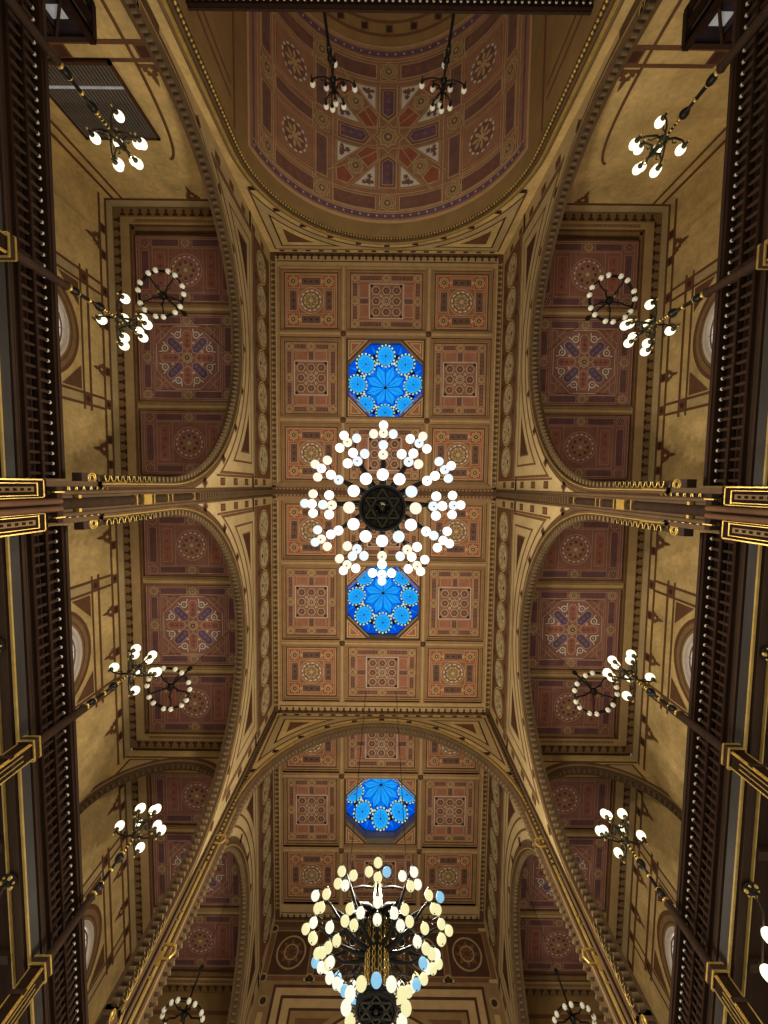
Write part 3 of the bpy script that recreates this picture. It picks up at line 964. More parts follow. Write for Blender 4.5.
# ------------------------------------------------------------------ choir: front arch, painted barrel vault
def choir():
    zc, r = 13.9, 5.02
    top, a, pos = transverse_arch('wall_front', 'painted arch wall at the front end of the nave', -11.1, -1, zc, r, 'wall')
    bd = MB()
    n = 120
    for i in range(n):
        w = pi * (i + .5) / n
        c, sn = cos(w), sin(w)
        bd.sphere(((r - .04) * c, -11.12, zc + (r - .04) * sn), .05, 'gold', 6, 4)
    for e in (-1, 1):
        for i in range(40):
            bd.sphere((e * (r - .04), -11.12, zc - .07 - i * .13), .05, 'gold', 6, 4)
    bd.build('bead_row', a, label='row of gilt beads along the arch')
    v = setting('ceiling', 'barrel vault of the choir painted with an eight-rayed star', 'vault')
    R, vc = 4.95, 13.9
    mb = MB()
    f = lambda s, t, l: ((R - l * 1.6) * sin(s * 1.1 / R), t, vc + (R - l * 1.6) * cos(s * 1.1 / R))
    P = Paint(mb, f, seg=.26)
    yc = -15.33
    S = 6.3
    P.rect(-7.05, 7.05, -19.3, -11.15, 'ochre_dim', 0)
    P.rect(-S, S, -19.15, -11.75, 'vault_line', 1)
    P.rect(-S + .12, S - .12, -19.05, -11.85, 'vault_brown', 2)
    # purple beaded bands at both ends and along the sides
    for y in (-12.05, -18.8):
        P.rect(-S + .25, S - .25, y - .1, y + .1, 'vault_violet', 3)
        for i in range(70):
            s0 = -S + .35 + i * (2 * S - .7) / 69
            P.disc(s0, y, .045, 'vault_plum' if i % 2 else 'pink_line', 4, n=6)
        P.line((-S + .25, y + .2), (S - .25, y + .2), .04, 'vault_line', 3); P.line((-S + .25, y - .2), (S - .25, y - .2), .04, 'vault_line', 3)
    for e in (-1, 1):
        P.rect(e * (S - .35) - .05, e * (S - .35) + .05, -18.8, -12.05, 'vault_violet', 3)
        P.rect(e * (S - .6) - .02, e * (S - .6) + .02, -18.8, -12.05, 'vault_line', 3)
        P.rect(e * (S - .75) - .02, e * (S - .75) + .02, -18.8, -12.05, 'vault_line', 3)
    g = 2.74
    # stars on the three by three grid and two outer columns
    for s0 in (-5.25, -g, 0, g, 5.25):
        for y in (-g, 0, g):
            if s0 == 0 and y == 0:
                continue
            P.at(s0, yc + y).boxed(0, 0, .34, .34, 'vault_plum', 'vault_line', 3, .035)
            P.at(s0, yc + y).knot(0, 0, .34, 5, line='vault_line', fill='olive', mid='vault_plum')
    # bars between the stars
    for y in (-g, g):
        for s0 in (-3.95, -1.37, 1.37, 3.95):
            Q = P.at(s0, yc + y)
            Q.boxed(0, 0, .9, .3, 'vault_plum', 'vault_line', 3, .04); Q.motif(0, 0, .8, .2, 'vault_red', 5)
    for s0 in (-3.95, 3.95):
        Q = P.at(s0, yc)
        Q.boxed(0, 0, .85, .26, 'vault_plum', 'vault_line', 3, .04)
        for y in (-1.37, 1.37):
            Q = P.at(s0, yc + y)
            Q.boxed(0, 0, .98, .9, 'vault_brown', 'vault_line', 3, .035)
            Q.boxed(0, 0, .86, .78, 'vault_red', 'vault_line', 5, .025); Q.rect(-.8, .8, -.72, .72, 'vault_brown', 7)
            Q.ring(0, 0, .5, .58, 'white_paint', 8, n=28, dash=True); Q.disc(0, 0, .5, 'vault_plum', 8)
            Q.petals(0, 0, .46, 8, 'vault_line', 9, w=.16); Q.star(0, 0, .15, 'vault_line', 10)
    for s0 in (-5.25, -g, g, 5.25):
        for y in (-1.37, 1.37):
            Q = P.at(s0, yc + y)
            Q.boxed(0, 0, .26, .82, 'vault_plum', 'vault_line', 3, .04)
            Q.motif(0, 0, .18, .74, 'vault_violet', 5)
    for e in (-1, 1):
        for k in (3.0, 3.12, 4.82, 4.9, 2.26):
            P.rect(e * k - .018, e * k + .018, yc - g - .3, yc + g + .3, 'vault_line', 3)
    for y in (-g - .42, g + .42, -g + .4, g - .4):
        P.rect(-5.7, 5.7, yc + y - .018, yc + y + .018, 'vault_line', 3)
    # the star: violet bars on the axes, red lozenges on the diagonals, white triangles between
    Q = P.at(0, yc)
    for i in range(4):
        a0 = pi * i / 2; c, d = cos(a0), sin(a0)
        def q(u, w_, c=c, d=d): return (u * c - w_ * d, u * d + w_ * c)
        for k, m, l in ((0, 'vault_line', 4), (.045, 'vault_plum', 5), (.12, 'vault_line', 6), (.15, 'vault_violet', 7)):
            Q.poly([q(.68 + k * 1.4, 0), q(.95 + k * .6, .36 - k), q(2.1 - k, .36 - k), q(2.1 - k, -.36 + k), q(.95 + k * .6, -.36 + k)], m, l)
        for u in (1.15, 1.5, 1.85):
            Q.star(*q(u, 0), .13, 'vault_red', 8, k=4, q=.4)
        b0 = a0 + pi / 4; c2, d2 = cos(b0), sin(b0)
        def q2(u, w_, c2=c2, d2=d2): return (u * c2 - w_ * d2, u * d2 + w_ * c2)
        for k, m, l in ((0, 'vault_line', 4), (.05, 'vault_red', 5)):
            Q.poly([q2(.62 + k, 0), q2(.9 + k * .5, .36 - k), q2(1.5 - k, .36 - k), q2(1.5 - k, -.36 + k), q2(.9 + k * .5, -.36 + k)], m, l)
            Q.poly([q2(2.25 + k, .3 - k), q2(2.7 - k, .36 - k), q2(3.0 - k, 0), q2(2.7 - k, -.36 + k), q2(2.25 + k, -.3 + k)], m, l)
        Q.boxed(*q2(1.88, 0), .3, .3, 'vault_plum', 'vault_line', 4, .03)
        Q.knot(*q2(1.88, 0), .32, 6, line='vault_line', fill='olive', mid='vault_plum')
        for g2 in (-1, 1):
            # white triangle beside each axis bar
            T = [(1.02, g2 * .46), (2.15, g2 * .46), (2.15, g2 * 1.5)]
            cx, cy = sum(t[0] for t in T) / 3, sum(t[1] for t in T) / 3
            for k, m, l in ((1.0, 'vault_line', 3), (.92, 'vault_brown', 4), (.84, 'vault_line', 5), (.78, 'white_paint', 6)):
                Q.poly([q(cx + (x - cx) * k, cy + (y - cy) * k) for x, y in T], m, l)
            for dx, dy, rr in ((.1, -.02, .17), (-.12, -g2 * .06, .13), (.14, g2 * .17, .11), (.12, -g2 * .16, .1)):
                Q.star(*q(cx + dx, cy + dy), rr, 'vault_plum', 7, k=5, q=.6)
        Q.line(q(.5, .36), q2(3.1, .43), .035, 'vault_line', 8); Q.line(q2(.5, .0), q2(.7, 0), .035, 'vault_line', 8)
        Q.line(q(.36, -.36), q(2.2, -.36), .03, 'vault_line', 8); Q.line(q(.36, .36), q(2.2, .36), .03, 'vault_line', 8)
        Q.line(q2(.4, .42), q2(3.0, .42), .03, 'vault_line', 8); Q.line(q2(.4, -.42), q2(3.0, -.42), .03, 'vault_line', 8)
    Q.star(0, 0, .66, 'vault_line', 9); Q.star(0, 0, .6, 'vault_brown', 10)
    Q.knot(0, 0, .42, 11, line='vault_line', fill='olive', mid='vault_plum')
    mb.build('painted_vault', v)
    # side walls of the choir below the vault, and its end wall
    w = setting('wall_choir', 'dim ochre walls enclosing the choir below its vault', 'wall')
    sw = MB()
    for e in (-1, 1):
        x = e * 5.0
        Pw = Paint(sw, lambda y, z, l, e=e: (e * (4.95 - l), y, z))
        Pw.rect(-19.3, -11.2, 6.0, 14.3, 'ochre_dim', 0)
        Pw.rect(-19.3, -11.4, 13.6, 13.75, 'umber', 1)
        for y in (-12.1, -12.5, -18.2, -17.8):
            Pw.rect(y - .06, y + .06, 6.0, 13.4, 'umber', 1)
    Pw = Paint(sw, lambda x, z, l: (x, -19.2 + l, z))
    n = 40
    for i in range(n):
        a0, a1 = pi * i / n, pi * (i + 1) / n
        for r0, r1, m, l in ((0, 5.0, 'ochre_dim', 0), (4.5, 4.62, 'umber', 1), (4.0, 4.12, 'umber', 1), (3.2, 3.35, 'dark', 1), (3.35, 3.6, 'stone_tan', 1), (0, 3.2, 'umber_dark', 1)):
            Pw.poly([(r0 * cos(a0), 13.9 + r0 * sin(a0)), (r1 * cos(a0), 13.9 + r1 * sin(a0)), (r1 * cos(a1), 13.9 + r1 * sin(a1)), (r0 * cos(a1), 13.9 + r0 * sin(a1))] if r0 else
                    [(0, 13.9), (r1 * cos(a0), 13.9 + r1 * sin(a0)), (r1 * cos(a1), 13.9 + r1 * sin(a1))], m, l)
    for i in range(13):
        w0 = pi * (i + .5) / 13
        Pw.boxed(4.3 * cos(w0), 13.9 + 4.3 * sin(w0), .16, .16, 'dark', 'umber', 2, .05)
    Pw.rect(-5, 5, 6, 13.9, 'ochre_dim', 0)
    sw.build('choir_wall', w)

# ------------------------------------------------------------------ rear end wall
def rear_wall():
    top = setting('wall_back', 'painted rear end wall of the nave with nested arch bands', 'wall')
    mb = MB()
    Y = 23.4
    P = Paint(mb, lambda x, z, l: (x, Y - l, z))
    P.rect(-WX, WX, 6, HC + .1, 'stone_tan', 0)
    P.rect(-WX, WX, 17.35, 19.65, 'umber', 1)
    P.rect(-WX, WX, 19.65, 19.9, 'rib_dark', 1)
    for x in (-4.4, -2.2, 0, 2.2, 4.4):
        P.boxed(x, 18.5, .98, .98, 'umber_dark', 'ochre_dim', 2, .05)
        P.ring(x, 18.5, .66, .74, 'olive', 4); P.petals(x, 18.5, .6, 8, 'umber', 4, w=.2)
        P.ring(x, 18.5, .3, .36, 'olive', 5, n=16)
        for z in (17.4, 19.6):
            P.boxed(x + 1.1, z, .3, .1, 'cream', 'umber_dark', 2, .02)
        for z in (17.45, 19.55):
            P.disc(x - 1.1, z, .2, 'olive', 3, n=10); P.disc(x - 1.1, z, .13, 'dark', 4, n=10)
    for k, (z, m) in enumerate(((17.2, 'umber_dark'), (17.08, 'cream'), (16.8, 'umber_dark'), (16.68, 'cream'), (16.35, 'umber_dark'), (16.25, 'ochre_dim'), (16.0, 'umber'))):
        d = (17.2 - z) * 1.05
        P.rect(-4.9 + d, 4.9 - d, 8, z, m, 2 + k)
    for i in range(8):
        for e in (-1, 1):
            P.disc(e * 5.25, 16.6 - i * 1.6, .22, 'olive', 3, n=10); P.disc(e * 5.25, 16.6 - i * 1.6, .14, 'dark', 4, n=10)
            P.rect(e * 5.25 - .12, e * 5.25 + .12, 15.4 - i * 1.6, 16.2 - i * 1.6, 'cream', 3)
    n = 40
    for k, (r0, m) in enumerate(((4.35, 'ochre_dim'), (4.15, 'umber_dark'), (4.05, 'cream'), (3.8, 'umber'), (3.7, 'ochre_dim'), (3.4, 'umber_dark'))):
        for i in range(n):
            a0, a1 = pi * i / n, pi * (i + 1) / n
            P.poly([(0, 12.2), (r0 * cos(a0), 12.2 + r0 * sin(a0)), (r0 * cos(a1), 12.2 + r0 * sin(a1))], m, 10 + k)
    mb.build('end_wall', top)

# ------------------------------------------------------------------ side galleries
def gallery_ceiling(s, label):
    top = setting('ceiling', label, 'ceiling')
    fr = MB()
    x0, x1 = WX + .3, GX
    xm = (10.32 + 6.2) / 2
    segs = [(-11.1, 11.75, [(-5.2, 0), (6.2, 0)]), (12.25, 23.5, [(17.5, 1)])]
    fr.box(s * x0, s * x1, -11.2, 23.6, GZ + .12, GZ + .3, 'rib_dark')
    P = Paint(fr, lambda a, b, l: (s * a, b, GZ - l))
    for y0, y1, bays in segs:
        # cream border, mouldings and leaf frieze along the outer wall
        for xa, xb, zz, m in ((10.85, GX, -.02, 'stone_tan'), (10.5, 10.85, .0, 'cream'), (10.42, 10.5, .03, 'umber'), (10.32, 10.42, .05, 'stone_tan'), (5.6, 6.2, .0, 'cream')):
            fr.box(s * xa, s * xb, y0, y1, GZ + zz, GZ + .2, m)
        leaf_run(Paint(fr, lambda a, b, l: (s * a, b, GZ - .02 - l)), y0 + .3, y1 - .3, 1, 10.98, size=.23, m='umber_dark', flip=1)
        for yy, g in ((y0, 1), (y1, -1)):
            for a, b, zz, m in ((0, .35, -.03, 'stone_tan'), (.35, .62, -.005, 'cream'), (.62, .7, .03, 'umber'), (.7, .82, .05, 'stone_tan')):
                fr.box(s * 6.2, s * 10.85, yy + g * a, yy + g * b, GZ + zz, GZ + .2, m)
            leaf_run(Paint(fr, lambda a, b, l: (s * a, b, GZ - .03 - l)), 6.3, 10.9, 0, yy + g * .18, size=.23, m='umber_dark', flip=-g)
            n = 60
            for i in range(n):
                x = 6.3 + i * 4.0 / n
                P.rect(x, x + .035, yy + g * .5 - .06, yy + g * .5 + .06, 'umber', 3)
    panels = []
    for yc in (-5.2, 6.2, 17.55):
        panels += [(yc, 1.78, gallery_star), (yc + 3.52, 1.34, gallery_medallion), (yc - 3.52, 1.34, gallery_medallion)]
        for e in (-1, 1):
            y = yc + e * 1.98
            fr.box(s * 6.2, s * 10.35, y - .19, y + .19, GZ + .03, GZ + .2, 'stone_tan')
            fr.box(s * 6.2, s * 10.35, y - .1, y + .1, GZ - .01, GZ + .05, 'cream')
            for i in range(90):
                x = 6.25 + i * 4.05 / 90
                fr.box(s * x, s * (x + .022), y - .08, y - .02, GZ - .016, GZ - .01, 'umber')
    fr.box(s * 6.2, s * 10.35, .25, .8, GZ, GZ + .2, 'cream')
    fr.build('gallery_ceiling_frame', top)
    w = (10.32 - 6.2) / 2
    for yc, h, d in panels:
        mb = MB()
        P = Paint(mb, lambda a, b, l: (s * a, b, GZ + .09 - l), cx=xm, cy=yc)
        d(P, w, h)
        for a0, b0, a1, b1 in ((-w, -h, w, -h), (w, -h, w, h), (w, h, -w, h), (-w, h, -w, -h)):
            mb.face([(s * (xm + a0), yc + b0, GZ), (s * (xm + a1), yc + b1, GZ), (s * (xm + a1), yc + b1, GZ + .09), (s * (xm + a0), yc + b0, GZ + .09)], 'umber')
        mb.build('painted_panel', top)

def flame(P, x, y, k, m, l, up=1, ax=0):
    """stepped finial ornament pointing along +t (ax=0) or +s (ax=1)"""
    prof = [(.5, 0), (.5, .18), (.38, .18), (.42, .38), (.26, .4), (.3, .58), (.14, .62), (.1, .95), (0, 1.25)]
    L = [(-a, b) for a, b in prof] + [(a, b) for a, b in prof[::-1]]
    pts = [(x + a * k, y + up * b * k) if ax == 0 else (x + up * b * k, y + a * k) for a, b in L]
    P.poly(pts, m, l)
    c = (x, y + up * .28 * k) if ax == 0 else (x + up * .28 * k, y)
    P.star(c[0], c[1], .16 * k, 'ochre', l + 1, k=4, q=.5)

WIN = []
def gallery_walls(s, name, label):
    top = setting(name, label, 'wall')
    mb = MB()
    P = Paint(mb, lambda y, z, l: (s * (GX - l), y, z))
    zb = 8.0
    for y0, y1, yc in ((-11.25, .4, -5.3), (.4, 12.0, 6.2), (12.0, 23.6, 17.55)):
        # face with a round-headed window opening
        wr, wz = 1.3, 13.05
        ys = [y0] + [yc + wr * cos(pi - pi * i / 24) for i in range(25)] + [y1]
        for i in range(len(ys) - 1):
            a, b = ys[i], ys[i + 1]
            def low(y):
                q = wr * wr - (y - yc) ** 2
                return wz + (sqrt(q) if q > 0 else 0)
            if i == 0 or i == len(ys) - 2:
                P.rect(a, b, zb, GZ + .1, 'ochre', 0)
            else:
                P.poly([(a, low(a)), (b, low(b)), (b, GZ + .1), (a, GZ + .1)], 'ochre', 0)
                P.poly([(a, zb), (b, zb), (b, 9.2), (a, 9.2)], 'ochre', 0)
        # stripes under the ceiling
        P.rect(y0, y1, 16.5, 16.62, 'umber', 2)
        P.rect(y0, y1, 16.62, GZ, 'ochre_pale', 1)
        for z in (16.2,):
            P.rect(y0, y1, z - .06, z + .06, 'umber', 2)
        P.rect(yc - 2.6, yc + 2.6, 15.36, 15.48, 'umber', 2); P.rect(yc - 2.6, yc + 2.6, 15.02, 15.12, 'umber', 2)
        for e in (-1, 1):
            for d in (2.0, 2.4):
                P.rect(yc + e * d - .05, yc + e * d + .05, zb, 16.2, 'umber', 3)
            P.rect(yc + e * 2.2 - .15, yc + e * 2.2 + .15, zb, 15.0, 'ochre_pale', 2)
            for z in (15.25, 16.35):
                P.rect(yc + e * 2.2 - .19, yc + e * 2.2 + .19, z - .17, z + .17, 'umber', 4)
                P.disc(yc + e * 2.2, z, .11, 'umber_dark', 5, n=8)
            for d in (0.9, 3.6, 4.6):
                P.boxed(yc + e * d, 16.36, .17, .15, 'umber_dark', 'umber', 4, .05)
            flame(P, yc + e * .9, 16.16, .5, 'umber', 4, -1)
            flame(P, yc + e * 4.0, 16.16, .62, 'umber', 4, -1)
            flame(P, yc + e * 4.0, 12.6, 1.05, 'umber', 4, 1)
            P.poly([(yc + e * 1.9, 14.95), (yc + e * 1.05, 14.95), (yc + e * 1.9, 14.05)], 'umber', 4)
        n = 30
        for r0, r1, m, l in ((1.3, 1.42, 'white_paint', 2), (1.42, 1.72, 'stone_tan', 2), (1.72, 1.86, 'umber', 2), (1.5, 1.56, 'umber', 3)):
            for i in range(n):
                a0, a1 = pi * i / n, pi * (i + 1) / n
                P.poly([(yc + r0 * cos(a0), wz + r0 * sin(a0)), (yc + r1 * cos(a0), wz + r1 * sin(a0)), (yc + r1 * cos(a1), wz + r1 * sin(a1)), (yc + r0 * cos(a1), wz + r0 * sin(a1))], m, l)
            for e in (-1, 1):
                P.rect(min(yc + e * r0, yc + e * r1), max(yc + e * r0, yc + e * r1), 9.2, wz, m, l)
        WIN.append((s, yc, wr, wz))
    # front end wall of the gallery
    E = Paint(mb, lambda x, z, l: (s * x, -11.14 + l, z))
    E.rect(5.1, GX, 6, GZ + .1, 'ochre', 0)
    E.rect(WX + .3, GX, 16.62, GZ, 'ochre_pale', 1)
    E.rect(WX + .3, GX, 16.5, 16.62, 'umber', 2)
    E.rect(10.75, 10.87, 8, 16.5, 'umber', 2); E.rect(10.4, 10.5, 8, 16.5, 'umber', 2)
    E.rect(5.5, 8.6, 10.85, 10.97, 'umber', 2); E.rect(5.5, 8.6, 11.3, 11.4, 'umber', 2)
    E.boxed(8.5, 11.13, .2, .2, 'umber_dark', 'umber', 3, .06)
    E.boxed(6.35, 11.13, .2, .2, 'umber_dark', 'umber', 3, .06)
    flame(E, 7.6, 16.48, .55, 'umber', 3, -1); flame(E, 6.45, 11.45, .5, 'umber', 3, 1)
    # curved stripe following the nave arch
    for i in range(14):
        a0, a1 = i * .11, (i + 1) * .11
        pa = [(5.9 + .75 + .9 * (1 - cos(a)) , 9.4 + 5.2 * sin(a)) for a in (a0, a1)]
        E.line(pa[0], pa[1], .09, 'umber', 3)
    # rear end wall of the gallery
    B = Paint(mb, lambda x, z, l: (s * x, 23.55 - l, z))
    B.rect(WX + .3, GX, 8, GZ + .1, 'ochre_dim', 0)
    B.rect(WX + .3, GX, 16.2, 16.35, 'umber', 1); B.rect(WX + .3, GX, 15.6, 15.7, 'umber', 1)
    mb.build('gallery_wall', top)
    # arch across the gallery between its second and third bay
    ar = MB()
    xc, a, b, zc = 8.52, 2.55, 2.3, 14.0
    yf = 11.95
    n = 40
    lowx = [(xc + a * cos(pi - pi * i / n), zc + b * sin(pi - pi * i / n)) for i in range(n + 1)]
    pts = [(WX + .3, zc)] + lowx + [(GX, zc)]
    for i in range(len(pts) - 1):
        for y in (yf, yf + .3):
            ar.face([(s * pts[i][0], y, pts[i][1]), (s * pts[i + 1][0], y, pts[i + 1][1]), (s * pts[i + 1][0], y, GZ + .12), (s * pts[i][0], y, GZ + .12)], 'ochre')
    Q = Paint(ar, lambda x, z, l: (s * x, yf - l, z))
    Q.rect(WX + .3, GX, 16.62, 16.72, 'umber', 1)
    Q.poly([(10.9, 16.55), (9.6, 16.55), (10.9, 15.4)], 'umber', 1); Q.poly([(10.8, 16.48), (9.8, 16.48), (10.8, 15.6)], 'ochre_pale', 2)
    pos = lambda c, sn, drop, dr, d: (s * (xc + (a + dr) * c), yf - d, zc + (b + dr) * sn - drop)
    path = arc_path(a, zc, 9.0)
    sweep(ar, path, [(.3, 0), (.3, .07), (.22, .12), (.15, .06)], pos, 'stone_brown')
    sweep(ar, path, [(.15, .06), (.1, .1), (.05, .06)], pos, 'stone_tan')
    sweep(ar, path, [(.05, .06), (0, .06), (0, -.3)], pos, 'stone_brown')
    o = ar.build('gallery_arch', top)
    cu = MB()
    cusps(cu, pos, a, zc, 9.0, 'cusp_cream', pitch=.22, depth=(-.02, -.14), b=b)
    cu.build('arch_cusps', o)

def arched_window(k, s, yc, wr, wz, label):
    w = bpy.data.objects.new('window_%d' % k, None); COL.objects.link(w)
    w.location = (s * GX, yc, wz + ZC); w['kind'] = 'structure'; w['category'] = 'window'; w['label'] = label
    pane = MB()
    n = 24
    rim = [(wr * cos(pi * i / n), wr * sin(pi * i / n)) for i in range(n + 1)]
    pane.face([(s * .16, y, z) for y, z in rim] + [(s * .16, -wr, -3.9), (s * .16, wr, -3.9)], 'pane_white')
    pane.build('window_pane', w)
    fr = MB()
    for r0, d0 in ((wr, .0), (wr - .1, .12)):
        pass
    for i in range(n):
        a, b = rim[i], rim[i + 1]
        fr.face([(0, a[0], a[1]), (0, b[0], b[1]), (s * .16, b[0], b[1]), (s * .16, a[0], a[1])], 'white_paint')
    for e in (-1, 1):
        fr.face([(0, e * wr, 0), (s * .16, e * wr, 0), (s * .16, e * wr, -3.9), (0, e * wr, -3.9)], 'white_paint')
    fr.tube([(s * .1, (wr - .1) * cos(pi * i / 20), (wr - .1) * sin(pi * i / 20)) for i in range(21)], .028, 'steel_slat', 6)
    fr.tube([(s * .12, (wr * .5) * cos(pi * i / 20), (wr * .5) * sin(pi * i / 20)) for i in range(21)], .016, 'steel_slat', 6)
    for i in (1, 2, 3):
        w0 = pi * i / 4
        fr.tube([(s * .12, .5 * wr * cos(w0), .5 * wr * sin(w0)), (s * .12, wr * cos(w0), wr * sin(w0))], .014, 'steel_slat', 6)
    fr.build('window_frame', w)

# ------------------------------------------------------------------ gallery front and balustrades
def gallery_front(s, n):
    top = setting('trim_%d' % n, 'dark panelled gallery front with gilded lower edges', 'gallery front')
    mb = MB()
    x = 6.0
    y0, y1 = -11.0, 23.5
    mb.box(s * x, s * (x + .3), y0, y1, 6.3, 6.66, 'dark_wood')
    mb.box(s * (x - .03), s * x, y0, y1, 6.6, 6.68, 'brown_wood')
    mb.box(s * (x - .05), s * x, y0, y1, 6.52, 6.57, 'brown_wood')
    mb.box(s * (x - .025), s * x, y0, y1, 6.32, 6.5, 'slate_wood')
    mb.box(s * (x - .04), s * (x + .0), y0, y1, 6.29, 6.32, 'gilt_paint')
    mb.box(s * (x + .02), s * (x + .16), y0, y1, 6.24, 6.3, 'brown_wood')
    mb.box(s * (x + .17), s * (x + .19), y0, y1, 6.2, 6.27, 'gilt_paint')
    mb.box(s * (x + .2), s * 11.1, y0, y1, 6.26, 6.34, 'dark_wood')
    mb.box(s * (x + .75), s * (x + .77), y0, y1, 6.2, 6.26, 'gilt_paint')
    for y in range(-10, 24, 2):
        mb.box(s * (x + .2), s * 11.0, y - .08, y + .08, 6.16, 6.26, 'brown_wood')
    mb.build('gallery_fascia', top)

def baluster_mesh():
    mb = MB()
    mb.lathe([(.045, 0), (.05, .03), (.028, .06), (.036, .16), (.026, .27), (.03, .29)], (0, 0, 0), 'brown_wood', 8)
    mb.lathe([(.028, .33), (.036, .42), (.026, .52), (.03, .55)], (0, 0, 0), 'brown_wood', 8)
    mb.sphere((0, 0, .31), .03, 'cream', 8, 6)
    mb.sphere((0, 0, .57), .034, 'white_paint', 8, 6)  # pale bead colours paint in their highlights
    return mb

def balustrade(s, y0, y1, label, x=5.99, z=6.68):
    yc = (y0 + y1) / 2
    t = thing('balustrade', label, 'balustrade', (s * x, yc, z), 'gallery balustrades')
    L = (y1 - y0) / 2
    mb = MB()
    mb.box(-.09, .09, -L, L, .57 + .03, .66, 'dark_wood'); mb.box(-.11, .11, -L, L, .66, .72, 'brown_wood'); mb.box(-.08, .08, -L, L, .72, .76, 'dark_wood')
    mb.build('handrail', t)
    m2 = MB(); m2.box(-.05, .05, -L, L, .295, .325, 'dark_wood'); m2.box(-.08, .08, -L, L, -.02, .02, 'dark_wood')
    # solid back boards between the two rows of beads
    m2.box(s * .06, s * .09, -L, L, .02, .2, 'dark_wood'); m2.box(s * .06, s * .09, -L, L, .33, .48, 'brown_wood')
    m2.box(s * .09, s * .11, -L, L, -.02, .62, 'dark')
    m2.build('lower_rail', t)
    n = int(2 * L / .178)
    for i in range(n):
        if i == 0:
            o = baluster_mesh().build('baluster', t)
            first = o
        else:
            o = first.copy(); COL.objects.link(o); o.parent = t
        o.location = (0, -L + (i + .5) * 2 * L / n, 0)
    return t

def organ_loft():
    t = thing('balustrade', 'dark loft balustrade across the choir carrying two unlit candelabra', 'balustrade', (0, -11.72, 9.9))
    mb = MB()
    L = 4.95
    mb.box(-L, L, -.09, .09, .62, .7, 'dark_wood'); mb.box(-L, L, -.12, .12, .7, .76, 'brown_wood')
    mb.build('handrail', t)
    m2 = MB(); m2.box(-L, L, -.05, .05, .295, .325, 'dark_wood'); m2.box(-L, L, -.3, .1, -.5, .02, 'dark_wood')
    m2.box(-L, L, -.1, -.07, .02, .6, 'dark_wood')
    m2.build('lower_rail', t)
    n = 60
    for i in range(n):
        if i == 0:
            o = baluster_mesh().build('baluster', t); first = o
        else:
            o = first.copy(); COL.objects.link(o); o.parent = t
        o.location = (-L + (i + .5) * 2 * L / n, 0, .03)

# ------------------------------------------------------------------ candelabra
def make_globe(mb, c, r, m):
    mb.sphere(c, r, m, 14, 9, 1.05)

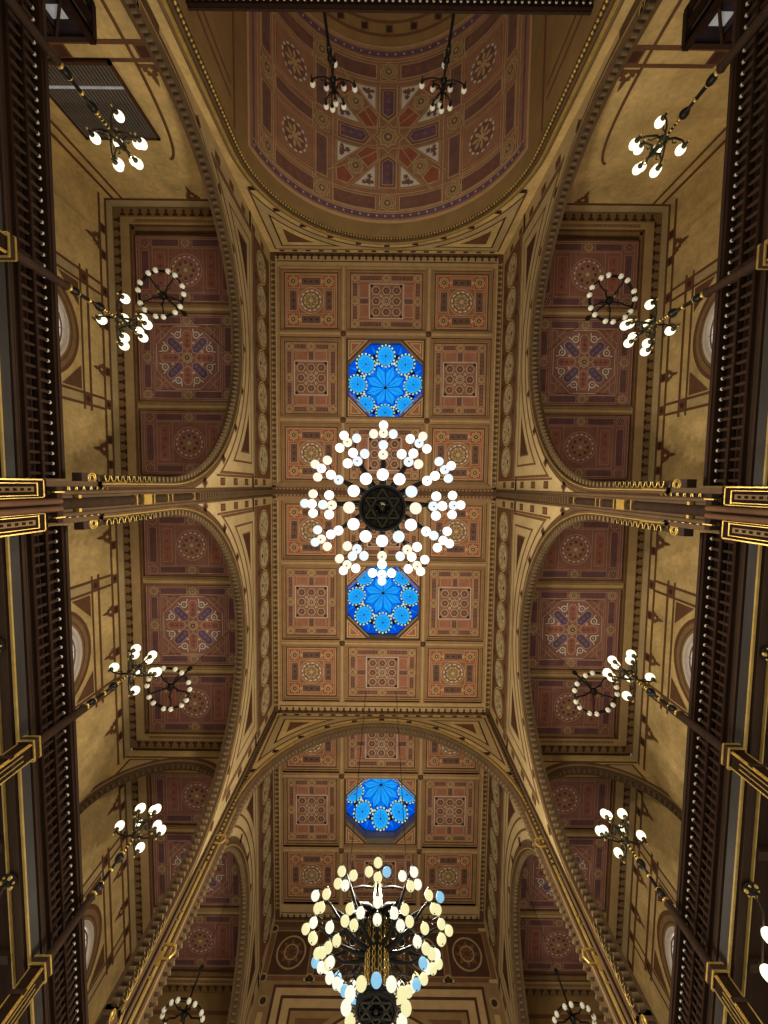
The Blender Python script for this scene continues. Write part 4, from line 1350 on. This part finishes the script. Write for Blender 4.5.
def candelabrum(loc, label, s, globe='globe_white', bracket=True, dark=False, k=1.0, ht=2.52, seed=0):
    t = thing('candelabrum', label, 'candelabrum', loc, 'candelabra on the gallery rails' if not dark else 'unlit candelabra on the choir loft')
    if bracket:
        b = MB()
        b.box(-.11, .11, -.13, .13, -1.5, -.1, 'dark_wood')
        b.box(-.125, .125, -.17, .17, -.12, 0, 'brown_wood'); b.box(-.12, .12, -.15, .15, -.5, -.44, 'brown_wood')
        xn = -s * .115
        for q in (-1, 1):
            for y_ in (.12,):
                b.box(xn - .012, xn + .012, q * y_ - .009, q * y_ + .009, -1.4, -.14, 'gold')
            for x_ in (-.1, .1):
                b.box(x_ - .009, x_ + .009, q * .13 - .012, q * .13 + .012, -1.4, -.14, 'gold')
            b.box(-.13, .13, q * .17 - .01, q * .17 + .01, -.13, -.1, 'gold'); b.box(-.13, .13, q * .17 - .01, q * .17 + .01, -.02, .01, 'gold')
        b.box(-s * .128 - .01, -s * .128 + .01, -.17, .17, -.13, -.1, 'gold'); b.box(-s * .128 - .01, -s * .128 + .01, -.17, .17, -.02, .01, 'gold')
        b.box(xn - .008, xn + .008, -.05, -.035, -1.2, -.3, 'gilt_paint'); b.box(xn - .008, xn + .008, .035, .05, -1.2, -.3, 'gilt_paint')
        b.build('bracket', t, label='dark bracket with gilded edges')
    p = MB()
    body = 'black_iron' if dark else 'brown_wood'
    q_ = .55 if dark else 1
    h0 = 0 if dark else .32
    p.lathe([(.09 * q_, 0), (.085 * q_, .1), (.075 * q_, .2), (.07 * q_, .75 + h0), (.085 * q_, .8 + h0), (.05 * q_, .84 + h0)], (0, 0, 0), body, 12)
    p.lathe([(.03, .84 + h0), (.05, .9 + h0), (.075, .95 + h0), (.075, 1.03 + h0), (.04, 1.1 + h0), (.035, 1.3 + h0), (.03, ht - .68), (.06, ht - .63), (.085, ht - .58), (.085, ht - .52), (.03, ht - .46), (.022, ht)], (0, 0, 0), 'black_iron', 12)
    pole = p.build('pole', t)
    for z, r in ((.87 + h0, .07), (1.08 + h0, .06), (1.36 + h0, .06), (ht - .44, .055), (ht - .37, .04), (ht - .29, .035), (ht - .2, .04), (ht - .11, .035)):
        g = MB()
        g.lathe([(r * .6, z - .025), (r, z), (r * .6, z + .025)], (0, 0, 0), 'gold' if not dark else 'bronze', 10)
        g.build('collar', pole, label='gilded collar on the pole' if not dark else 'dark bronze collar on the pole')
    h = MB()
    h.lathe([(.02, ht - .1), (.09, ht - .02), (.1, ht + .04), (.06, ht + .12), (.05, ht + .3), (.08, ht + .36), (.03, ht + .45), (.02, ht + .6)], (0, 0, 0), 'black_iron' if dark else 'bronze', 12)
    for i in range(8):
        w = i * pi / 4
        h.sphere((.11 * cos(w), .11 * sin(w), ht + .02), .025, 'bronze' if dark else 'gold', 6, 4)
    h.build('hub', t)
    spec = [(.5 * k, ht + .1, w) for w in (.1, pi / 2 + .05, pi + .1, 1.5 * pi + .05)] + [(.3 * k, ht + .42, w) for w in (pi / 4, .75 * pi, 1.25 * pi, 1.75 * pi)]
    for (R, z, w) in spec:
        c, d = cos(w), sin(w)
        a = MB()
        am = 'black_iron' if dark else 'bronze'
        pts = [(.05 * c, .05 * d, z - .08), (R * .4 * c, R * .4 * d, z - .14), (R * .75 * c, R * .75 * d, z - .1), (R * c, R * d, z - .02)]
        a.tube(pts, [.028, .022, .02, .02], am, 6)
        a.tube([(R * .3 * c, R * .3 * d, z - .12), (R * .45 * c, R * .45 * d, z - .02), (R * .6 * c, R * .6 * d, z - .04)], .013, am, 5)
        a.lathe([(.012, -.12), (.03, -.08), (.015, -.04), (.05, .0), (.055, .03), (.03, .04)], (R * c, R * d, z), am, 8)
        a.sphere((R * c, R * d, z - .13), .026, 'gold' if not dark else 'bronze', 8, 5)
        arm = a.build('arm', t)
        gb = MB(); make_globe(gb, (R * c, R * d, z + .115), .1 if not dark else .082, globe)
        gb.build('globe', arm, label='glowing glass globe' if not dark else 'unlit milk glass globe')
    top = MB()
    top.lathe([(.05, ht + .6), (.055, ht + .63), (.02, ht + .64)], (0, 0, 0), 'bronze', 8)
    arm = top.build('arm', t)
    gb = MB(); make_globe(gb, (0, 0, ht + .74), .1 if not dark else .082, globe)
    gb.build('globe', arm)
    return t

# ------------------------------------------------------------------ ring lamps in the galleries
def ring_lamp(loc, label):
    t = thing('ring_chandelier', label, 'chandelier', loc, 'ring chandeliers in the galleries')
    R = .64
    m = MB()
    m.tube([(R * cos(i * pi / 16), R * sin(i * pi / 16), 0) for i in range(33)], .028, 'black_iron', 6)
    m.tube([(R * cos(i * pi / 16), R * sin(i * pi / 16), -.07) for i in range(33)], .014, 'black_iron', 6)
    m.build('ring', t)
    sp = MB()
    for i in range(5):
        w = .3 + i * 2 * pi / 5
        c, d = cos(w), sin(w)
        sp.tube([(.05 * c, .05 * d, .12), (.3 * c, .3 * d, .02), (.5 * c, .5 * d, .06), (R * c, R * d, 0)], .022, 'black_iron', 6)
        sp.tube([(.2 * c, .2 * d, .05), (.27 * c - .08 * d, .27 * d + .08 * c, .05), (.35 * c, .35 * d, .03)], .014, 'black_iron', 5)
    sp.build('spoke', t)
    h = MB()
    h.lathe([(.01, -.16), (.05, -.1), (.03, -.05), (.11, .02), (.12, .08), (.05, .16), (.03, .3), (.03, 1.2), (.075, 1.26), (.075, 1.36), (.03, 1.42)], (0, 0, 0), 'black_iron', 12)
    h.sphere((0, 0, -.19), .045, 'cusp_cream', 8, 6)
    h.build('stem', t)
    cd = MB(); cd.lathe([(.009, 1.42), (.009, GZ - loc[2] + .02)], (0, 0, 0), 'black_iron', 6)
    cd.build('cable', t)
    for i in range(14):
        w = .3 + (i // 2 + .5) * 2 * pi / 7 + (-.17 if i % 2 else .17)
        a = MB()
        make_globe(a, ((R + .02) * cos(w), (R + .02) * sin(w), -.05), .074, 'globe_soft')
        a.lathe([(.03, .04), (.035, .08), (.01, .1)], ((R + .02) * cos(w), (R + .02) * sin(w), -.05), 'black_iron', 8)
        a.build('globe', t)
    return t

# ------------------------------------------------------------------ the great chandeliers
def great_chandelier(loc, label, globes, cords=None, top_z=None):
    """loc is the hub's underside; 12 arms with clusters of globes"""
    t = thing('great_chandelier', label, 'chandelier', loc)
    gl = lambda: globes[rnd.randrange(len(globes))]
    # openwork hub disc with six-pointed star
    h = MB()
    for R, r in ((.4, .035), (.34, .02), (.16, .02)):
        h.tube([(R * cos(i * pi / 16), R * sin(i * pi / 16), 0) for i in range(33)], r, 'black_iron', 6)
    h.lathe([(.39, .03), (.42, .12), (.3, .2), (.1, .24)], (0, 0, 0), 'black_iron', 24)
    for k in range(6):
        a = pi / 6 + k * pi / 3; b = a + 2 * pi / 3
        h.tube([(.36 * cos(a), .36 * sin(a), -.01), (.36 * cos(b), .36 * sin(b), -.01)], .024, 'bronze', 6)
        h.tube([(.36 * cos(a), .36 * sin(a), .015), (.1 * cos(a), .1 * sin(a), .015)], .013, 'bronze', 5)
        w = k * pi / 3
        h.tube([(.27 * cos(w) + .05 * cos(q * pi / 5), .27 * sin(w) + .05 * sin(q * pi / 5), .01) for q in range(11)], .012, 'bronze', 5)
        h.tube([(.36 * cos(w), .36 * sin(w), .02), (.21 * cos(w), .21 * sin(w), .02)], .012, 'bronze', 5)
    h.sphere((0, 0, -.02), .05, 'bronze', 10, 6)
    hub = h.build('hub', t, label='openwork dark disc with a six-pointed star')
    sh = MB()
    sh.lathe([(.1, .2), (.2, .3), (.12, .4), (.1, .8), (.16, .9), (.1, 1.0), (.09, 1.6), (.2, 1.7), (.26, 1.85), (.12, 2.0), (.08, 2.4), (.12, 2.5), (.04, 2.6)], (0, 0, 0), 'bronze', 16)
    shaft = sh.build('shaft', t)
    ch = MB()
    for k in range(12):
        w = pi / 12 + k * pi / 6; R = .26
        for j in range(9):
            z = .35 + j * .15
            ch.tube([(R * cos(w) + .035 * cos(q * pi / 4) * -sin(w), R * sin(w) + .035 * cos(q * pi / 4) * cos(w), z + .075 * sin(q * pi / 4)) for q in range(9)], .011, 'gold', 5)
    ch.build('chain', shaft, label='gilded chain links round the shaft')
    for k in range(12):                      # inner ring of globes on the hub
        w = k * pi / 6
        a = MB()
        c, d = cos(w), sin(w)
        for q in (-.035, .035):
            a.tube([(.4 * c - q * d, .4 * d + q * c, .03), (.52 * c - q * d, .52 * d + q * c, .05)], .012, 'bronze', 5)
        a.lathe([(.02, .09), (.05, .12), (.03, .16)], (.61 * c, .61 * d, .05), 'bronze', 8)
        a.tube([(.5 * c, .5 * d, .06), (.61 * c, .61 * d, .19)], .016, 'bronze', 5)
        arm = a.build('hub_arm', t)
        g = MB(); make_globe(g, (.61 * c, .61 * d, .03), .112, gl()); g.build('globe', arm)
    for k in range(12):
        w = k * pi / 6
        c, d = cos(w), sin(w)
        def q(u, v, z): return (u * c - v * d, u * d + v * c, z)
        a = MB()
        big = k % 2 == 0
        a.tube([q(.1, 0, .95), q(.5, 0, 1.0), q(.9, 0, 1.15), q(1.25, 0, 1.42), q(1.55, 0, 1.58)], [.06, .045, .035, .03, .02], 'black_iron', 7)
        a.tube([q(.15, 0, 1.7), q(.5, 0, 1.62), q(.9, 0, 1.35), q(1.2, 0, 1.4)], [.1, .08, .05, .02], 'black_iron', 6)
        for u0, zz in ((.55, 1.2), (.85, 1.26), (.35, 1.35)):
            a.tube([q(u0 + .1 * cos(m * pi / 5), 0, zz + .1 * sin(m * pi / 5)) for m in range(11)], .014, 'bronze', 5)
        pts = [(1.03, 0, .8)]
        if big:
            pts += [(1.1, .2, .92), (1.1, -.2, .92)]
        pts += [(1.24, 0, .98), (1.52, 0, 1.28), (1.52, .21, 1.42), (1.52, -.21, 1.42), (1.71, 0, 1.46)]
        for (u, v, z) in pts:
            # holder above each globe and a rod up to the arm
            root = q(max(u - .18, .2), v * .25, z + .22)
            a.tube([root, q(u, v, z + .19), q(u, v, z + .1)], .014, 'black_iron', 5)
            a.lathe([(.05, .09), (.055, .12), (.02, .15)], q(u, v, z), 'bronze', 8)
        arm = a.build('arm', t)
        for (u, v, z) in pts:
            g = MB(); make_globe(g, q(u, v, z), .1, gl())
            if v == 0 and u in (1.52, 1.03):
                g.sphere(q(u, v, z - .1), .018, 'black_iron', 6, 4)
            g.build('globe', arm)
    cb = MB()
    for x in (-.78, .78) if cords else ():
        cb.lathe([(.012, 0), (.012, top_z - loc[2] - 2.4)], (x, 0, 2.4), 'black_iron', 6)
        cb.tube([(x, 0, 2.42), (x * .5, 0, 2.5), (0, 0, 2.45)], .03, 'black_iron', 6)
    if not cords:
        cb.lathe([(.02, 2.55), (.02, top_z - loc[2])], (0, 0, 0), 'black_iron', 8)
    cb.build('suspension', t)
    return t

# ------------------------------------------------------------------ smaller things
def vent_grille():
    t = thing('vent_grille', 'large slatted metal vent grille on the ochre gallery end wall', 'vent', (-8.55, -11.09, 12.5))
    fr = MB()
    W, H = 1.2, 1.2
    for x0, x1, z0, z1 in ((-W, W, -H, -H + .08), (-W, W, H - .08, H), (-W, -W + .08, -H, H), (W - .08, W, -H, H)):
        fr.box(x0, x1, 0, .07, z0, z1, 'umber_dark')
    fr.build('grille_frame', t)
    bk = MB(); bk.box(-W, W, 0, .01, -H, H, 'vent_back'); bk.build('backing', t)
    first = None
    for i in range(23):
        x = -W + .12 + i * (2 * W - .24) / 22
        if first is None:
            m = MB(); m.box(-.03, .03, .015, .055, -H + .08, H - .08, 'steel_slat'); first = m.build('slat', t); o = first
        else:
            o = first.copy(); COL.objects.link(o); o.parent = t
        o.location = (x, 0, 0)
    m = MB(); m.box(-W + .06, W - .06, .05, .07, -.55, -.48, 'grey_glow'); m.build('cross_bar', t)  # bar brightened by its material's own glow

def glazed_box(s, label):
    t = thing('glazed_box', label, 'cabin', (s * 8.08, -10.68, 9.05))
    # dark timber cabin hung on the end wall, glazed sides
    f = MB()
    W, D, H = 1.14, .38, 1.05
    for x in (-W, -.35, .35, W):
        f.box(x - .07, x + .07, D - .1, D, 0, H, 'dark_wood')
    for y in (-D, 0, D):
        f.box(-s * W - .07, -s * W + .07, y - .07, y + .07, 0, H, 'dark_wood')
    for z0, z1 in ((0, .12), (H - .12, H)):
        f.box(-W - .07, W + .07, D - .1, D + .02, z0, z1, 'brown_wood')
        f.box(-s * W - .09, -s * W + .09, -D, D, z0, z1, 'brown_wood')
    f.box(-W, W, -D, D, H - .03, H, 'dark_wood'); f.box(-W, W, -D, D, 0, .06, 'dark_wood')
    f.tube([(-W, D + .03, .1), (-.35, D + .03, H - .1)], .035, 'brown_wood', 6); f.tube([(W, D + .03, .1), (.35, D + .03, H - .1)], .035, 'brown_wood', 6)
    f.build('cabin_frame', t)
    for i, (x0, x1) in enumerate(((-W, -.35), (-.35, .35), (.35, W))):
        p = MB(); p.box(x0 + .06, x1 - .06, D - .06, D - .04, .1, H - .1, 'pane_dark')
        p.box(x0 + .2, x1 - .24, D - .045, D - .03, .35, .62, 'grey_glow') if i != 1 else None  # glowing patch painted in for the bright part of the pane
        p.build('pane', t)
    for y0, y1 in ((-D, 0), (0, D)):
        p = MB(); p.box(-s * W - .02, -s * W + .02, y0 + .06, y1 - .06, .1, H - .1, 'pane_dark')
        p.build('pane', t)

def soffit_lamp(s, y, label, n=2):
    t = thing('soffit_lamp', label, 'lamp', (s * 6.13, y, 6.2), 'gilded lamps under the gallery fronts')
    r = MB()
    r.lathe([(.12, 0), (.11, -.03), (.05, -.05), (.03, -.1)], (0, 0, 0), 'black_iron', 12)
    for k in range(6):
        w = k * pi / 3
        r.sphere((.1 * cos(w), .1 * sin(w), -.05), .036 if k % 2 else .02, 'gold', 6, 4)
    r.build('rosette', t, label='black rosette with gold knobs')
    a = MB()
    a.tube([(0, 0, -.08), (s * .05, .2, -.2), (s * .09, .5, -.18), (s * .12, 1.15, -.18)], .015, 'bronze', 6)
    for yy, x in ((.5, .09), (1.15, .12)):
        a.lathe([(.05, .1), (.05, .13), (.015, .17)], (s * x, yy, -.3), 'bronze', 8)
    arm = a.build('arm', t)
    for yy, x in ((.5, .09), (1.15, .12)):
        g = MB(); make_globe(g, (s * x, yy, -.3), .11, 'globe_white'); g.build('globe', arm)

# ------------------------------------------------------------------ build it all
nave_ceiling()
for i, yc in enumerate(BAYS):
    skylight(i + 1, yc)
side_wall(-1, 'wall_left', 'nave arcade wall on the side of the vent grille, three round arches')
side_wall(1, 'wall_right', 'nave arcade wall facing the vent grille side, three round arches')
rear_arch()
choir()
rear_wall()
gallery_ceiling(-1, 'red painted gallery ceiling on the side of the vent grille')
gallery_ceiling(1, 'red painted gallery ceiling on the side away from the vent grille')
gallery_walls(-1, 'wall_left', 'ochre painted outer gallery wall on the side of the vent grille')
gallery_walls(1, 'wall_right', 'ochre painted outer gallery wall on the side away from the vent grille')
bayname = ['first bay from the choir', 'middle bay', 'rear bay']
for i, (s, yc, wr, wz) in enumerate(WIN):
    arched_window(4 + i, s, yc, wr, wz, 'pale round-headed window in the %s, %s' % (bayname[i % 3], 'vent grille side' if s < 0 else 'side without the grille'))
gallery_front(-1, 2)
gallery_front(1, 3)
for s, side in ((-1, 'vent grille side'), (1, 'side without the grille')):
    balustrade(s, -10.9, -.05, 'dark wooden balustrade between choir and middle pier, %s' % side)
    balustrade(s, .82, 11.3, 'dark wooden balustrade behind the middle pier, %s' % side)
organ_loft()

CAND = [(-7.25, 'lit globe candelabrum on the gallery rail just below the %s'), (-3.5, 'lit globe candelabrum second from the choir, %s'),
        (4.35, 'lit globe candelabrum first behind the middle pier, %s'), (8.25, 'lit globe candelabrum on the rail nearest the rear arch, %s')]
for s in (-1, 1):
    for i, (y, lab) in enumerate(CAND):
        if i == 0:
            l2 = 'lit globe candelabrum beside the slatted vent grille' if s < 0 else 'lit globe candelabrum by the plain end wall facing the grille side'
        else:
            l2 = lab % ('vent grille side' if s < 0 else 'side without the grille')
        candelabrum((s * 5.74, y, 6.3), l2.replace('nearest', 'next to'), s)
candelabrum((-1.62, -11.72, 10.66), 'dark unlit candelabrum on the choir loft, toward the grille side', -1, 'globe_soft', False, True, 1.25, 1.75)
candelabrum((1.6, -11.72, 10.66), 'dark unlit candelabrum on the choir loft, away from the grille side', 1, 'globe_soft', False, True, 1.25, 1.75)
for s, side in ((-1, 'vent grille side'), (1, 'side without the grille')):
    for i, (x, y) in enumerate(((6.52, -5.45), (6.6, 6.35), (6.42, 17.5))):
        ring_lamp((s * x, y, 12.0), 'black ring chandelier of small globes, %s, %s' % (bayname[i], side))
great_chandelier((-.03, .42, 7.3), 'great round chandelier seen from straight below, white globes round a star hub', ['globe_hot', 'globe_hot', 'globe_warm', 'globe_cool'], None, HC - .2)
great_chandelier((-.05, 10.6, 7.4), 'great chandelier hanging on two cords before the rear arch, cream and blue globes',
                 ['globe_yellow', 'globe_yellow', 'globe_yellow', 'globe_cream', 'globe_cream', 'globe_blue'], True, HC)
vent_grille()
glazed_box(-1, 'dark glazed timber box on the end wall above the vent grille')
glazed_box(1, 'dark glazed timber box on the end wall without a grille')
for s, side in ((-1, 'vent grille side'), (1, 'side without the grille')):
    soffit_lamp(s, 2.6, 'gilded lamp under the gallery front near the middle pier, %s' % side)
    soffit_lamp(s, 6.6, 'gilded lamp under the gallery front toward the rear arch, %s' % side)

# ------------------------------------------------------------------ light
def point(loc, power, col=(1, .88, .7), r=.03):
    L = bpy.data.lights.new('lamp_light', 'POINT'); L.energy = power; L.color = col; L.shadow_soft_size = r
    o = bpy.data.objects.new('lamp_light', L); COL.objects.link(o); o.location = (loc[0], loc[1], loc[2] + ZC)
for cy in (.52, 10.6):
    for k in range(4):
        w = k * pi / 2 + pi / 4
        point((.55 * cos(w), cy + .55 * sin(w), 10.1), 330)
for s in (-1, 1):
    for y, _ in CAND:
        point((s * 5.74, y, 9.2), 190, (1, .88, .62))

wd = bpy.data.worlds.new('hall_glow'); scene.world = wd
wd.use_nodes = True
bg = wd.node_tree.nodes['Background']
bg.inputs[0].default_value = (1.0, .92, .79, 1)
bg.inputs[1].default_value = .62

# ------------------------------------------------------------------ camera
TH, RHO = radians(3.86), .011
D = Vector((0, sin(TH), cos(TH))); E = Vector((0, cos(TH), -sin(TH))); X = Vector((1, 0, 0))
R = (X * cos(RHO) - E * sin(RHO)); Dn = (E * cos(RHO) + X * sin(RHO))
cam = bpy.data.cameras.new('camera'); co = bpy.data.objects.new('camera', cam); COL.objects.link(co)
M = Matrix((R, -Dn, -D)).transposed().to_4x4()
M.translation = Vector((0, 0, ZC))
co.matrix_world = M
cam.sensor_fit = 'HORIZONTAL'; cam.sensor_width = 36.0
cam.lens = 36.0 * 400.0 / 768.0
cam.clip_end = 200
scene.camera = co
scene.view_settings.view_transform = 'Standard'
scene.view_settings.look = 'None'
scene.cycles.use_denoising = True
scene.cycles.max_bounces = 6
scene.cycles.sample_clamp_indirect = 4.0
